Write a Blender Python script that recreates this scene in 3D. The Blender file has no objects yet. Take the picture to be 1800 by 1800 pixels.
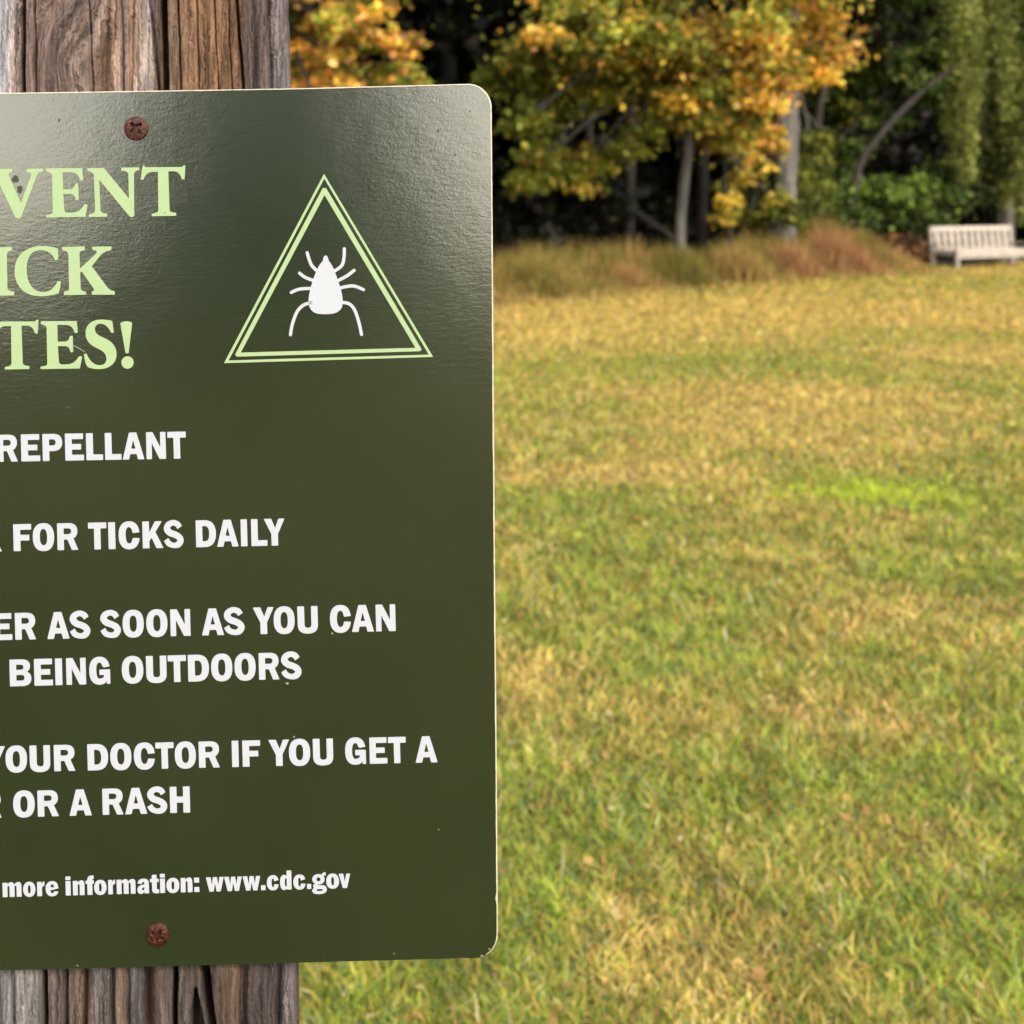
import bpy, bmesh, math, random
import numpy as np
from mathutils import Vector, Matrix, noise as mnoise
R = math.radians
C = bpy.context.scene
COL = C.collection
random.seed(7)
rng = np.random.default_rng(11)

# ------------------------------------------------------------------ camera, sky, sun, exposure
F = 2200.0            # focal length in photo pixels (photo is 1800 px wide)
PX, PY = 500.0, 335.0  # where the level optical axis meets the (cropped) photo
CH = 1.6              # camera height
D = 0.65              # distance to the sign
cam_d = bpy.data.cameras.new("camera")
cam = bpy.data.objects.new("camera", cam_d)
COL.objects.link(cam)
cam.location = (0, 0, CH)
cam.rotation_euler = (R(90), 0, 0)
cam_d.sensor_width = 36
cam_d.lens = F / 1800 * 36
cam_d.shift_x = (900 - PX) / 1800
cam_d.shift_y = -(900 - PY) / 1800
cam_d.clip_start = 0.02
cam_d.clip_end = 2000
cam_d.dof.use_dof = True
cam_d.dof.focus_distance = D
cam_d.dof.aperture_fstop = 12.5
C.camera = cam

SUN_EL, SUN_AZ = 42.0, 148.0   # azimuth clockwise from +Y
w = bpy.data.worlds.new("World")
C.world = w
w.use_nodes = True
wn = w.node_tree
bg = wn.nodes['Background']
sky = wn.nodes.new('ShaderNodeTexSky')
sky.sky_type = 'NISHITA'
sky.sun_disc = False
sky.sun_elevation = R(SUN_EL)
sky.sun_rotation = R(SUN_AZ)
sky.air_density = 1.0
sky.dust_density = 5.0
sky.ozone_density = 1.0
# thin bright cloud spread over the sky
tcw = wn.nodes.new('ShaderNodeTexCoord')
nzw = wn.nodes.new('ShaderNodeTexNoise'); nzw.inputs['Scale'].default_value = 2.2; nzw.inputs['Detail'].default_value = 5
wn.links.new(tcw.outputs['Generated'], nzw.inputs['Vector'])
rpw = wn.nodes.new('ShaderNodeValToRGB')
rpw.color_ramp.elements[0].position = .30; rpw.color_ramp.elements[0].color = (1.6, 1.7, 1.85, 1)
rpw.color_ramp.elements[1].position = .70; rpw.color_ramp.elements[1].color = (3.4, 3.3, 3.15, 1)
wn.links.new(nzw.outputs['Fac'], rpw.inputs[0])
adw = wn.nodes.new('ShaderNodeMix'); adw.data_type = 'RGBA'; adw.blend_type = 'ADD'; adw.inputs[0].default_value = 1
wn.links.new(sky.outputs[0], adw.inputs[6]); wn.links.new(rpw.outputs[0], adw.inputs[7])
# bright haze low on the horizon, uneven like far cloud banks
sepw = wn.nodes.new('ShaderNodeSeparateXYZ'); wn.links.new(tcw.outputs['Generated'], sepw.inputs[0])
hzr = wn.nodes.new('ShaderNodeValToRGB')
e_ = hzr.color_ramp.elements
e_[0].position = 0.0; e_[0].color = (1, 1, 1, 1); e_[1].position = .30; e_[1].color = (0, 0, 0, 1)
e2 = e_.new(.12); e2.color = (.8, .8, .8, 1)
wn.links.new(sepw.outputs['Z'], hzr.inputs[0])
hzm = wn.nodes.new('ShaderNodeMix'); hzm.data_type = 'RGBA'; hzm.blend_type = 'MULTIPLY'; hzm.inputs[0].default_value = 1
hzm.inputs[7].default_value = (23.0, 21.6, 17.2, 1)
wn.links.new(hzr.outputs[0], hzm.inputs[6])
adh = wn.nodes.new('ShaderNodeMix'); adh.data_type = 'RGBA'; adh.blend_type = 'ADD'; adh.inputs[0].default_value = 1
wn.links.new(adw.outputs[2], adh.inputs[6]); wn.links.new(hzm.outputs[2], adh.inputs[7])
wn.links.new(adh.outputs[2], bg.inputs[0])
bg.inputs[1].default_value = 0.15
sd = bpy.data.lights.new("sun", 'SUN')
sd.energy = 2.3
sd.angle = R(14)
sd.color = (1.0, 0.86, 0.65)
sun = bpy.data.objects.new("sun", sd)
COL.objects.link(sun)
sdir = Vector((math.sin(R(SUN_AZ)) * math.cos(R(SUN_EL)), math.cos(R(SUN_AZ)) * math.cos(R(SUN_EL)), math.sin(R(SUN_EL))))
sun.rotation_euler = sdir.to_track_quat('Z', 'Y').to_euler()
C.view_settings.view_transform = 'Standard'
C.view_settings.look = 'None'
C.view_settings.gamma = 1
C.view_settings.exposure = 0.56
C.render.engine = 'CYCLES'
C.cycles.max_bounces = 6
C.cycles.transparent_max_bounces = 4
C.cycles.use_denoising = True

# ------------------------------------------------------------------ helpers
def P(px, py, Y):
    return Vector(((px - PX) / F * Y, Y, CH - (py - PY) / F * Y))
def G(px, py):
    Y = CH * F / (py - PY)
    return Vector(((px - PX) / F * Y, Y, 0))
def lin(r, g, b):
    f = lambda c: (c / 255 / 12.92) if c <= 10 else ((c / 255 + 0.055) / 1.055) ** 2.4
    return (f(r), f(g), f(b))
def tag(o, label=None, cat=None, group=None, kind=None):
    if label: o['label'] = label
    if cat: o['category'] = cat
    if group: o['group'] = group
    if kind: o['kind'] = kind
    return o
def empty(name, loc=(0, 0, 0), rz=0):
    o = bpy.data.objects.new(name, None)
    COL.objects.link(o)
    o.location = loc
    o.rotation_euler = (0, 0, rz)
    o.empty_display_size = 0.1
    return o
def npmesh(name, verts, faces, mat=None, parent=None, cols=None, smooth=False):
    """verts (N,3), faces (M,k) constant k or list of arrays of different k"""
    me = bpy.data.meshes.new(name)
    if not isinstance(faces, list): faces = [faces]
    verts = np.asarray(verts, dtype=np.float32)
    me.vertices.add(len(verts))
    me.vertices.foreach_set('co', verts.ravel())
    tot = sum(f.size for f in faces)
    npoly = sum(len(f) for f in faces)
    me.loops.add(tot)
    me.loops.foreach_set('vertex_index', np.concatenate([f.ravel() for f in faces]).astype(np.int32))
    me.polygons.add(npoly)
    sizes = np.concatenate([np.full(len(f), f.shape[1], dtype=np.int32) for f in faces])
    starts = np.concatenate([[0], np.cumsum(sizes)[:-1]]).astype(np.int32)
    me.polygons.foreach_set('loop_start', starts)
    if smooth:
        me.polygons.foreach_set('use_smooth', np.ones(npoly, dtype=bool))
    me.update(calc_edges=True)
    if cols is not None:
        a = me.attributes.new('col', 'FLOAT_COLOR', 'POINT')
        c4 = np.ones((len(verts), 4), dtype=np.float32)
        c4[:, :3] = cols
        a.data.foreach_set('color', c4.ravel())
    o = bpy.data.objects.new(name, me)
    COL.objects.link(o)
    if mat: me.materials.append(mat)
    if parent: o.parent = parent
    return o
def bmobj(name, bm, mat, parent=None, smooth=False):
    me = bpy.data.meshes.new(name)
    bm.to_mesh(me); bm.free()
    if smooth:
        for p in me.polygons: p.use_smooth = True
    o = bpy.data.objects.new(name, me)
    COL.objects.link(o)
    if mat: me.materials.append(mat)
    if parent: o.parent = parent
    return o
def box(bm, x0, x1, y0, y1, z0, z1, bev=0.0):
    vs = [bm.verts.new((x, y, z)) for z in (z0, z1) for y in (y0, y1) for x in (x0, x1)]
    fs = [bm.faces.new([vs[i] for i in q]) for q in ((0, 2, 3, 1), (4, 5, 7, 6), (0, 1, 5, 4), (2, 6, 7, 3), (0, 4, 6, 2), (1, 3, 7, 5))]
    if bev:
        es = list({e for f in fs for e in f.edges})
        bmesh.ops.bevel(bm, geom=es, offset=bev, segments=2, affect='EDGES')
class NT:
    def __init__(self, name):
        self.m = bpy.data.materials.new(name)
        self.m.use_nodes = True
        self.t = self.m.node_tree
        self.b = self.t.nodes['Principled BSDF']
        self.out = self.t.nodes['Material Output']
    def n(self, typ, **kw):
        nd = self.t.nodes.new(typ)
        for k, v in kw.items():
            if k.startswith('i_'):
                nd.inputs[k[2:].replace('_', ' ')].default_value = v
            else: setattr(nd, k, v)
        return nd
    def l(self, a, b): self.t.links.new(a, b)
    def coord(self, scale=(1, 1, 1), out='Object'):
        tc = self.n('ShaderNodeTexCoord'); mp = self.n('ShaderNodeMapping')
        mp.inputs['Scale'].default_value = scale
        self.l(tc.outputs[out], mp.inputs[0]); return mp.outputs[0]
    def noise(self, vec, scale, detail=4, rough=0.55):
        nn = self.n('ShaderNodeTexNoise')
        nn.inputs['Scale'].default_value = scale; nn.inputs['Detail'].default_value = detail; nn.inputs['Roughness'].default_value = rough
        self.l(vec, nn.inputs['Vector']); return nn.outputs['Fac']
    def ramp(self, fac, stops):
        r = self.n('ShaderNodeValToRGB')
        els = r.color_ramp.elements
        while len(els) < len(stops): els.new(0.5)
        for e, (p, c) in zip(els, stops):
            e.position = p
            e.color = (*c, 1) if len(c) == 3 else c
        self.l(fac, r.inputs[0]); return r.outputs[0]
    def bump(self, h, strength, dist, normal=None):
        b = self.n('ShaderNodeBump'); b.inputs['Strength'].default_value = strength; b.inputs['Distance'].default_value = dist
        self.l(h, b.inputs['Height'])
        if normal: self.l(normal, b.inputs['Normal'])
        return b.outputs[0]
    def mul(self, a, b, fac=1.0):
        m = self.n('ShaderNodeMix'); m.data_type = 'RGBA'; m.blend_type = 'MULTIPLY'; m.inputs[0].default_value = fac
        self.l(a, m.inputs[6]); self.l(b, m.inputs[7]); return m.outputs[2]
    def mix(self, f, a, b):
        m = self.n('ShaderNodeMix'); m.data_type = 'RGBA'
        self.l(f, m.inputs[0])
        for v, i in ((a, 6), (b, 7)):
            if isinstance(v, tuple): m.inputs[i].default_value = (*v, 1)
            else: self.l(v, m.inputs[i])
        return m.outputs[2]

# ------------------------------------------------------------------ materials
def leaf_mat(name, trans=0.35, rough=0.6, spec=.25):
    k = NT(name)
    at = k.n('ShaderNodeAttribute'); at.attribute_name = 'col'
    k.l(at.outputs['Color'], k.b.inputs['Base Color'])
    k.b.inputs['Roughness'].default_value = rough
    k.b.inputs['Specular IOR Level'].default_value = spec
    tr = k.n('ShaderNodeBsdfTranslucent')
    k.l(at.outputs['Color'], tr.inputs[0])
    mx = k.n('ShaderNodeMixShader'); mx.inputs[0].default_value = trans
    k.l(k.b.outputs[0], mx.inputs[1]); k.l(tr.outputs[0], mx.inputs[2])
    k.l(mx.outputs[0], k.out.inputs[0])
    return k.m
M_LEAF = leaf_mat('leaf')
M_GRASS = leaf_mat('grass_blade', 0.25, 0.6, .08)
M_TALL = leaf_mat('dry_grass', 0.25, 0.7)

def bark_mat(name, c0, c1, c2):
    k = NT(name)
    v = k.coord((1, 1, 0.18))
    f = k.noise(v, 14, 6, 0.65)
    v2 = k.coord((1, 1, 0.5))
    f2 = k.noise(v2, 3, 3)
    c = k.ramp(f, [(0.3, c0), (0.5, c1), (0.72, c2)])
    c = k.mul(c, k.ramp(f2, [(0.3, (0.6, 0.6, 0.6)), (0.65, (1, 1, 1))]), 0.8)
    k.l(c, k.b.inputs['Base Color']); k.b.inputs['Roughness'].default_value = 0.9
    k.l(k.bump(f, 0.8, 0.02), k.b.inputs['Normal'])
    return k.m
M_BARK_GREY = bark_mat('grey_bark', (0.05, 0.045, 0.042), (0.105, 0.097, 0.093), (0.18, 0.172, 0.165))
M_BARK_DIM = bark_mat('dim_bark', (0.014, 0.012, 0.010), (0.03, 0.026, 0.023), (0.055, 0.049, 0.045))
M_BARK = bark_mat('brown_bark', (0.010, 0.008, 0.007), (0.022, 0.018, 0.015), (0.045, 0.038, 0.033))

def flat_mat(name, col, rough=0.5, noise_amt=0.12, scale=40, bump=0.0, spec=0.5):
    k = NT(name)
    v = k.coord()
    f = k.noise(v, scale, 5)
    lo = tuple(c * (1 - noise_amt) for c in col)
    hi = tuple(min(1, c * (1 + noise_amt)) for c in col)
    k.l(k.ramp(f, [(0.3, lo), (0.7, hi)]), k.b.inputs['Base Color'])
    k.b.inputs['Roughness'].default_value = rough
    k.b.inputs['Specular IOR Level'].default_value = spec
    if bump: k.l(k.bump(f, bump, 0.001), k.b.inputs['Normal'])
    return k.m
M_BENCH = flat_mat('weathered_cream_paint', (0.36, 0.32, 0.285), 0.6, 0.25, 9)

# ground
k = NT('lawn_soil')
v = k.coord()
f1 = k.noise(v, 0.8, 6, 0.6); f2 = k.noise(v, 30, 6, 0.7)
c = k.ramp(f1, [(0.3, (0.13, 0.13, 0.025)), (0.5, (0.22, 0.17, 0.05)), (0.7, (0.30, 0.20, 0.075))])
c = k.mul(c, k.ramp(f2, [(0.3, (0.35, 0.35, 0.3)), (0.7, (1, 1, 1))]))
k.l(c, k.b.inputs['Base Color']); k.b.inputs['Roughness'].default_value = 1
k.b.inputs['Specular IOR Level'].default_value = 0.1
k.l(k.bump(f2, 1, 0.03), k.b.inputs['Normal'])
M_LAWN = k.m
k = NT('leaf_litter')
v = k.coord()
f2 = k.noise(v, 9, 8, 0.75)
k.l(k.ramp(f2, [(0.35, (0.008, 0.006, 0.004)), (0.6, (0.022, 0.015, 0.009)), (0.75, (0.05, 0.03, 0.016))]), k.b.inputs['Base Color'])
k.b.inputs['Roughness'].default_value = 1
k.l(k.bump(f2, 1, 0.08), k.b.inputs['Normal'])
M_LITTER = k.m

# ------------------------------------------------------------------ ground
def sheet(name, pts, z, mat):
    bm = bmesh.new()
    bm.faces.new([bm.verts.new((x, y, z)) for x, y in pts])
    bmesh.ops.triangulate(bm, faces=bm.faces[:])
    o = bmobj(name, bm, mat)
    return tag(o, kind='structure')
sheet('lawn', [(-400, -400), (400, -400), (400, 600), (-400, 600)], 0, M_LAWN)
EDGE = [(-40, -14), (-6, 10.6), (-2.5, 13.6)] + [tuple(G(a, b)[:2]) for a, b in ((870, 530), (1150, 506), (1400, 489), (1600, 474.5))] + [(16.6, 27.9), (24, 32), (60, 52)]
def hill():
    xs = np.linspace(-150, 170, 60); t = np.linspace(0, 1, 14)
    V = np.array([(x, float(edge_y(x)) + 24 + 60 * q_, -.3 + 16 * q_ ** 1.2 + 1.5 * math.sin(x * .11 + q_ * 5) * q_) for q_ in t for x in xs])
    ii = np.arange(14 * 60).reshape(14, 60)
    q = np.stack([ii[:-1, :-1], ii[:-1, 1:], ii[1:, 1:], ii[1:, :-1]], -1).reshape(-1, 4)
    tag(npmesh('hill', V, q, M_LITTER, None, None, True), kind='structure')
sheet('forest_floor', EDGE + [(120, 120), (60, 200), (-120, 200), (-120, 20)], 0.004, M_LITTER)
EX = np.array([e[0] for e in EDGE]); EY = np.array([e[1] for e in EDGE])
def edge_y(x): return np.interp(x, EX, EY)
hill()

# smooth value noise on a lattice
_lat = rng.random((256, 256))
def vnoise(x, y, s):
    x = np.asarray(x) * s + 71.3; y = np.asarray(y) * s + 39.7
    xi = np.floor(x).astype(int); yi = np.floor(y).astype(int)
    fx = x - xi; fy = y - yi
    fx = fx * fx * (3 - 2 * fx); fy = fy * fy * (3 - 2 * fy)
    g = lambda a, b: _lat[a & 255, b & 255]
    return (g(xi, yi) * (1 - fx) + g(xi + 1, yi) * fx) * (1 - fy) + (g(xi, yi + 1) * (1 - fx) + g(xi + 1, yi + 1) * fx) * fy
def fnoise(x, y, s):
    return (vnoise(x, y, s) + 0.5 * vnoise(x, y, 2.1 * s) + 0.25 * vnoise(x, y, 4.3 * s)) / 1.75

# ------------------------------------------------------------------ grass blades
def blades(name, x, y, h, wd, cols, mat, lean=0.6, z0=0.0, curl=0.5, lm=None):
    n = len(x)
    a = rng.random(n) * 2 * math.pi            # facing of the blade
    la = rng.random(n) * 2 * math.pi           # lean direction
    if lm is None: lm = np.abs(rng.normal(.35 * lean, lean * .8, n)).clip(0, 1.6)
    bx, by = np.cos(a) * wd / 2, np.sin(a) * wd / 2
    s1, c1 = np.sin(lm * 0.8), np.cos(lm * 0.8)
    lm2 = (lm * (1 + curl)).clip(0, 1.75)
    s2, c2 = np.sin(lm2), np.cos(lm2)
    lx, ly = np.cos(la), np.sin(la)
    mx, my, mz = x + lx * s1 * h * .5, y + ly * s1 * h * .5, c1 * h * .5 + z0
    tx, ty, tz = mx + lx * s2 * h * .5, my + ly * s2 * h * .5, mz + c2 * h * .5
    V = np.empty((n, 5, 3), dtype=np.float32)
    zz = np.zeros(n) + z0
    V[:, 0] = np.stack([x - bx, y - by, zz], 1)
    V[:, 1] = np.stack([x + bx, y + by, zz], 1)
    V[:, 2] = np.stack([mx + bx * .8, my + by * .8, mz], 1)
    V[:, 3] = np.stack([mx - bx * .8, my - by * .8, mz], 1)
    V[:, 4] = np.stack([tx, ty, np.maximum(tz, 0.003)], 1)
    i = np.arange(n)[:, None] * 5
    q = i + np.array([[0, 1, 2, 3]]); t = i + np.array([[3, 2, 4]])
    cc = np.repeat(cols[:, None, :], 5, 1).reshape(-1, 3)
    return npmesh(name, V.reshape(-1, 3), [q, t], mat, None, cc)
def pick(pal, u):
    pal = np.array(pal); return pal[(u * len(pal)).astype(int).clip(0, len(pal) - 1)]
GREEN = [(0.10, 0.17, 0.022), (0.15, 0.22, 0.03), (0.22, 0.29, 0.04), (0.28, 0.33, 0.05), (0.06, 0.10, 0.02), (0.17, 0.22, 0.08)]
OLIVE = [(0.24, 0.21, 0.05), (0.30, 0.26, 0.06), (0.34, 0.28, 0.08), (0.22, 0.20, 0.045)]
STRAW = [(0.44, 0.34, 0.12), (0.52, 0.42, 0.18), (0.40, 0.29, 0.09), (0.34, 0.23, 0.08), (0.48, 0.37, 0.11)]
N = 820000
y = np.exp(rng.uniform(math.log(1.15), math.log(31), N))
x = y * rng.uniform(-0.42, 0.80, N) + rng.uniform(-.5, 1.1, N)
keep = y < edge_y(x) + 0.35
x, y = x[keep], y[keep]
# hidden far-left ground needs no blades
keep = ~((x / y < -0.02) & (rng.random(len(x)) < 0.55)); x, y = x[keep], y[keep]
n = len(x)
patch = fnoise(x * np.interp(y, [4, 9], [1, .45]), y * 0.55 - x * .1, 0.9) * 0.75 + fnoise(x + 50, y + 20, 3.2) * 0.35 - 0.02
# tufts and patches seen in the meadow: (px, py, half width px, half height px, amount)
for (a, b, ra, rb, am) in ((1540, 868, 130, 22, .9), (960, 885, 110, 18, .3), (1100, 1010, 200, 45, .25), (1650, 1010, 140, 60, .2), (1000, 1450, 150, 80, .25),
                           (920, 1650, 120, 130, .25), (1250, 1420, 120, 60, .15), (1700, 590, 160, 14, .2), (1250, 640, 200, 14, .15), (1600, 1650, 180, 60, .18),
                           (1050, 838, 260, 22, -.4), (900, 990, 70, 70, -.3), (1450, 740, 250, 16, -.2), (1100, 550, 800, 26, -.35), (1560, 780, 200, 14, -.22),
                           (1500, 1280, 260, 80, -.25), (1600, 1480, 200, 60, -.22), (930, 1180, 90, 70, -.15), (1180, 700, 200, 14, -.15), (1400, 690, 160, 12, -.3)):
    c0 = G(a, b); Y0 = c0.y
    rx = ra / F * Y0; ry = Y0 * Y0 * rb / (CH * F)
    patch += am * np.exp(-((x - c0.x) / rx) ** 2 - ((y - c0.y) / ry) ** 2)
patch -= 0.16 * ((y - 6) / 10).clip(0, 1)
patch += 0.16 * ((6 - y) / 3).clip(0, 1)
pg = ((patch - 0.30) * 2.2).clip(0.06, 0.92)
u = rng.random(n); typ = rng.random(n)
c0 = G(1540, 868); lime = np.exp(-((x - c0.x) / .45) ** 2 - ((y - c0.y) / .28) ** 2)
cols = np.where((typ < pg * 0.8)[:, None], pick(GREEN, u), np.where((typ < pg * 0.8 + 0.28)[:, None], pick(OLIVE, u), pick(STRAW, u)))
cols = cols * (1.13 + (rng.random((n, 1)) - .5) * np.interp(y, [4, 14], [.62, .3])[:, None])
tuft = fnoise(x + 9, y + 3, 7)
cols = np.where((rng.random(n) < lime * .8)[:, None], np.array([.34, .44, .035]), cols)
clump = fnoise(x + 31, y * .8 + 13, 11)
cl = (.52 + .95 * clump); cols = cols * (1 + (cl - 1) * np.interp(y, [3, 12], [1, .45]))[:, None] * np.array([1.22, 1.19, 1.10])
cols = cols * np.stack([np.interp(y, [5, 17], [1, 1.10]), np.interp(y, [5, 17], [1, 1.05]), np.interp(y, [5, 17], [1, .95])], 1)
odd = rng.random(n); cols = np.where((odd < .035)[:, None], np.array([.52, .27, .09]), np.where((odd < .05)[:, None], np.array([.60, .54, .34]), np.where((odd < .12)[:, None], np.array([.10, .17, .085]), cols)))
h = (0.026 + 0.052 * tuft ** 2) * rng.uniform(0.5, 1.5, n) * (1 + 0.15 * pg)
wd = 0.0026 * (0.8 + y / 4.0) * rng.uniform(0.7, 1.3, n)
go = blades('grass', x, y, h * (1 + y / 60), wd, cols, M_GRASS, 1.0, 0.0, .35, rng.uniform(.35, 1.55, n) ** .8)
tag(go, 'short mown meadow grass, green mixed with straw yellow', 'grass', kind='stuff')

# fallen leaves lying in the grass
n = 420
y = np.exp(rng.uniform(math.log(2.2), math.log(24), n)); x = y * rng.uniform(-0.1, 0.7, n)
kk = y < edge_y(x); x, y = x[kk], y[kk]; n = len(x)
def leaf_quads(c, size, cols, up=0.6, aspect=0.36, tdir=None):
    n = len(c)
    nrm = rng.normal(0, 1, (n, 3)); nrm[:, 2] += up
    nrm /= np.linalg.norm(nrm, axis=1, keepdims=True)
    t = rng.normal(0, 1, (n, 3)) if tdir is None else tdir + rng.normal(0, .35, (n, 3))
    t -= nrm * (t * nrm).sum(1, keepdims=True)
    t /= np.linalg.norm(t, axis=1, keepdims=True)
    b = np.cross(nrm, t)
    s = np.asarray(size)[:, None]
    V = np.stack([c - t * s * .5, c + b * s * aspect - t * s * .08 + nrm * s * .10, c + t * s * .55, c - b * s * aspect - t * s * .08 + nrm * s * .10], 1)
    return V.reshape(-1, 3), np.arange(n * 4).reshape(-1, 4), np.repeat(cols[:, None, :], 4, 1).reshape(-1, 3)
V, q, cc = leaf_quads(np.stack([x, y, 0.035 + 0.01 * rng.random(n)], 1), rng.uniform(0.018, 0.034, n), pick([(0.34, 0.19, 0.07), (0.5, 0.32, 0.10), (0.24, 0.13, 0.06), (0.50, 0.40, 0.2)], rng.random(n)), 2.5)
o = npmesh('fallen_leaves', V, q, M_LEAF, None, cc)
tag(o, 'small brown and yellow leaves scattered over the meadow grass', 'leaves', kind='stuff')

# tall dry grass along the wood's edge
TAN = [(0.40, 0.26, 0.09), (0.46, 0.31, 0.12), (0.33, 0.20, 0.06), (0.28, 0.21, 0.06), (0.20, 0.17, 0.04)]
TGREEN = [(0.13, 0.14, 0.03), (0.18, 0.17, 0.035), (0.10, 0.12, 0.02), (0.30, 0.22, 0.06)]
n = 60000
x = rng.uniform(-7, 13.4, n)
off = rng.random(n) ** 1.3 * 1.9
y = edge_y(x) + off - 0.25 + 0.5 * (fnoise(x, x * 0, 0.8) - 0.5)
hh = (0.18 + 0.55 * (off / 0.9).clip(0, 1)) * (0.55 + 0.9 * fnoise(x, y, 0.9)) * rng.uniform(0.6, 1.15, n)
hh *= np.interp(x, [-7, 3, 5, 8, 11.5, 13.4], [1, 1, .95, 1.0, .9, .25])
gg = fnoise(x + 30, y, 0.7)
cols = np.where((rng.random(n) < (gg * 1.8 - .45))[:, None], pick(TGREEN, rng.random(n)), pick(TAN, rng.random(n))) * (0.7 + 0.5 * rng.random((n, 1)))
o = blades('tall_grass', x, y, hh, 0.016 * rng.uniform(.6, 1.3, n), cols, M_TALL, 0.6, 0.0, 0.9)
tag(o, 'tall dry grass growing along the edge of the wood', 'tall grass', kind='stuff')

n = 26000
x = rng.uniform(-7, 13.2, n); y = edge_y(x) - rng.exponential(.38, n) * (.4 + 1.2 * fnoise(x, x * 0, 1.3)) + .1
hh = .12 * rng.uniform(.4, 1.4, n) * (.5 + fnoise(x, y, 1.7))
cols = np.where((rng.random(n) < .35)[:, None], pick(TGREEN, rng.random(n)), pick(TAN, rng.random(n))) * (0.8 + 0.5 * rng.random((n, 1)))
o = blades('rough_grass', x, y, hh, 0.015 * rng.uniform(.6, 1.3, n), cols, M_TALL, .8, 0.0, 0.9)
tag(o, 'rough uncut grass where the lawn meets the tall grass', 'grass', kind='stuff')

# dark undergrowth on the forest floor
n = 16000
x = rng.uniform(-8, 30, n); y = edge_y(x) + 1.2 + rng.random(n) * 9
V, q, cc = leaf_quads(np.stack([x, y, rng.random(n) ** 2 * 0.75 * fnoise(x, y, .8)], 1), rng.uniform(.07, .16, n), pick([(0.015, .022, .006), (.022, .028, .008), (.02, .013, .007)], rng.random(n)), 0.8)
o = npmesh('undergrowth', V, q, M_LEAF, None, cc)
tag(o, 'dark leafy undergrowth on the floor of the wood', 'undergrowth', kind='stuff')

# ------------------------------------------------------------------ trees
def tube_data(pts, radii, sides=10, wob=0.0):
    V = []; Fq = []
    pts = [Vector(p) for p in pts]
    for i, p in enumerate(pts):
        d = (pts[min(i + 1, len(pts) - 1)] - pts[max(i - 1, 0)]).normalized()
        a = d.cross(Vector((0.3, 1, 0.1))).normalized(); b = d.cross(a)
        for k in range(sides):
            t = 2 * math.pi * k / sides
            r = radii[i] * (1 + wob * random.uniform(-1, 1))
            V.append(p + (a * math.cos(t) + b * math.sin(t)) * r)
    for i in range(len(pts) - 1):
        for k in range(sides):
            Fq.append((i * sides + k, i * sides + (k + 1) % sides, (i + 1) * sides + (k + 1) % sides, (i + 1) * sides + k))
    return V, Fq
def smooth_path(pts, n=6):
    pts = [Vector(p) for p in pts]; out = []
    for i in range(len(pts) - 1):
        p0 = pts[max(i - 1, 0)]; p1 = pts[i]; p2 = pts[i + 1]; p3 = pts[min(i + 2, len(pts) - 1)]
        for k in range(n):
            t = k / n
            out.append(0.5 * ((2 * p1) + (p2 - p0) * t + (2 * p0 - 5 * p1 + 4 * p2 - p3) * t * t + (3 * p1 - p0 - 3 * p2 + p3) * t ** 3))
    out.append(pts[-1]); return out
class Wood:
    def __init__(s): s.V = []; s.F = []
    def add(s, pts, r0, r1, sides=9, wob=0.06, flare=0):
        sp = smooth_path(pts); m = len(sp)
        rad = [r0 + (r1 - r0) * i / (m - 1) for i in range(m)]
        if flare: rad[0] *= 1 + flare; rad[1] *= 1 + flare * .4
        v, f = tube_data(sp, rad, sides, wob); b = len(s.V)
        s.V += [tuple(p) for p in v]; s.F += [tuple(i + b for i in q) for q in f]
        return sp
    def build(s, name, mat, parent):
        return npmesh(name, np.array(s.V), np.array(s.F), mat, parent, None, True)
def bough_leaves(c, r, n, pal, pal2, mixf, lsize, flat=0.65, sprays=9):
    """one bough: sprays of leaves spread through an uneven ellipsoid"""
    c = np.array(c); ns = max(3, sprays)
    d = rng.normal(0, 1, (ns, 3)); d /= np.linalg.norm(d, axis=1, keepdims=True)
    sc = c + d * (rng.random((ns, 1)) ** .45) * np.array([r, r, r * .75])
    si = rng.integers(0, ns, n)
    sr = r * rng.uniform(0.22, 0.5, ns)
    p = sc[si] + rng.normal(0, 1, (n, 3)) * sr[si][:, None] * np.array([.66, .66, .66 * flat * .62])
    stray = rng.random(n) < .07
    p[stray] = c + rng.normal(0, .5, (int(stray.sum()), 3)) * np.array([r, r, r * .8])
    # leaves hang a little lower away from the spray's middle
    p[:, 2] -= 0.35 * np.linalg.norm(p[:, :2] - sc[si][:, :2], axis=1)
    tone = rng.uniform(0.4, 1.45, ns)
    m2 = (rng.random(ns) * 0.8 + 0.6 * (mixf - .5)).clip(0, 1)
    use2 = rng.random(n) < (0.25 * mixf + 0.75 * (m2[si] > (1 - mixf)))
    col = np.where(use2[:, None], pick(pal2, rng.random(n)), pick(pal, rng.random(n))) * tone[si][:, None] * rng.uniform(.75, 1.25, (n, 1))
    return p, col, lsize * rng.uniform(.6, 1.3, n), sc
class Crown:
    def __init__(s): s.p = []; s.c = []; s.s = []
    def add(s, p, c, z): s.p.append(p); s.c.append(c); s.s.append(z)
    def build(s, name, parent, up=.5, mat=None, tdir=None):
        p = np.concatenate(s.p); c = np.concatenate(s.c); z = np.concatenate(s.s)
        V, q, cc = leaf_quads(p, z, c.clip(0, 1), up, .36, tdir)
        return npmesh(name, V, q, mat or M_LEAF, parent, cc)
ORANGE = [(0.74, 0.36, 0.05), (0.78, 0.46, 0.06), (0.70, 0.30, 0.07), (0.80, 0.53, 0.08), (0.62, 0.36, 0.13), (0.50, 0.38, 0.05)]
YELLOW = [(0.62, 0.42, 0.05), (0.52, 0.40, 0.05), (0.68, 0.48, 0.09), (0.40, 0.34, 0.05)]
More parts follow.
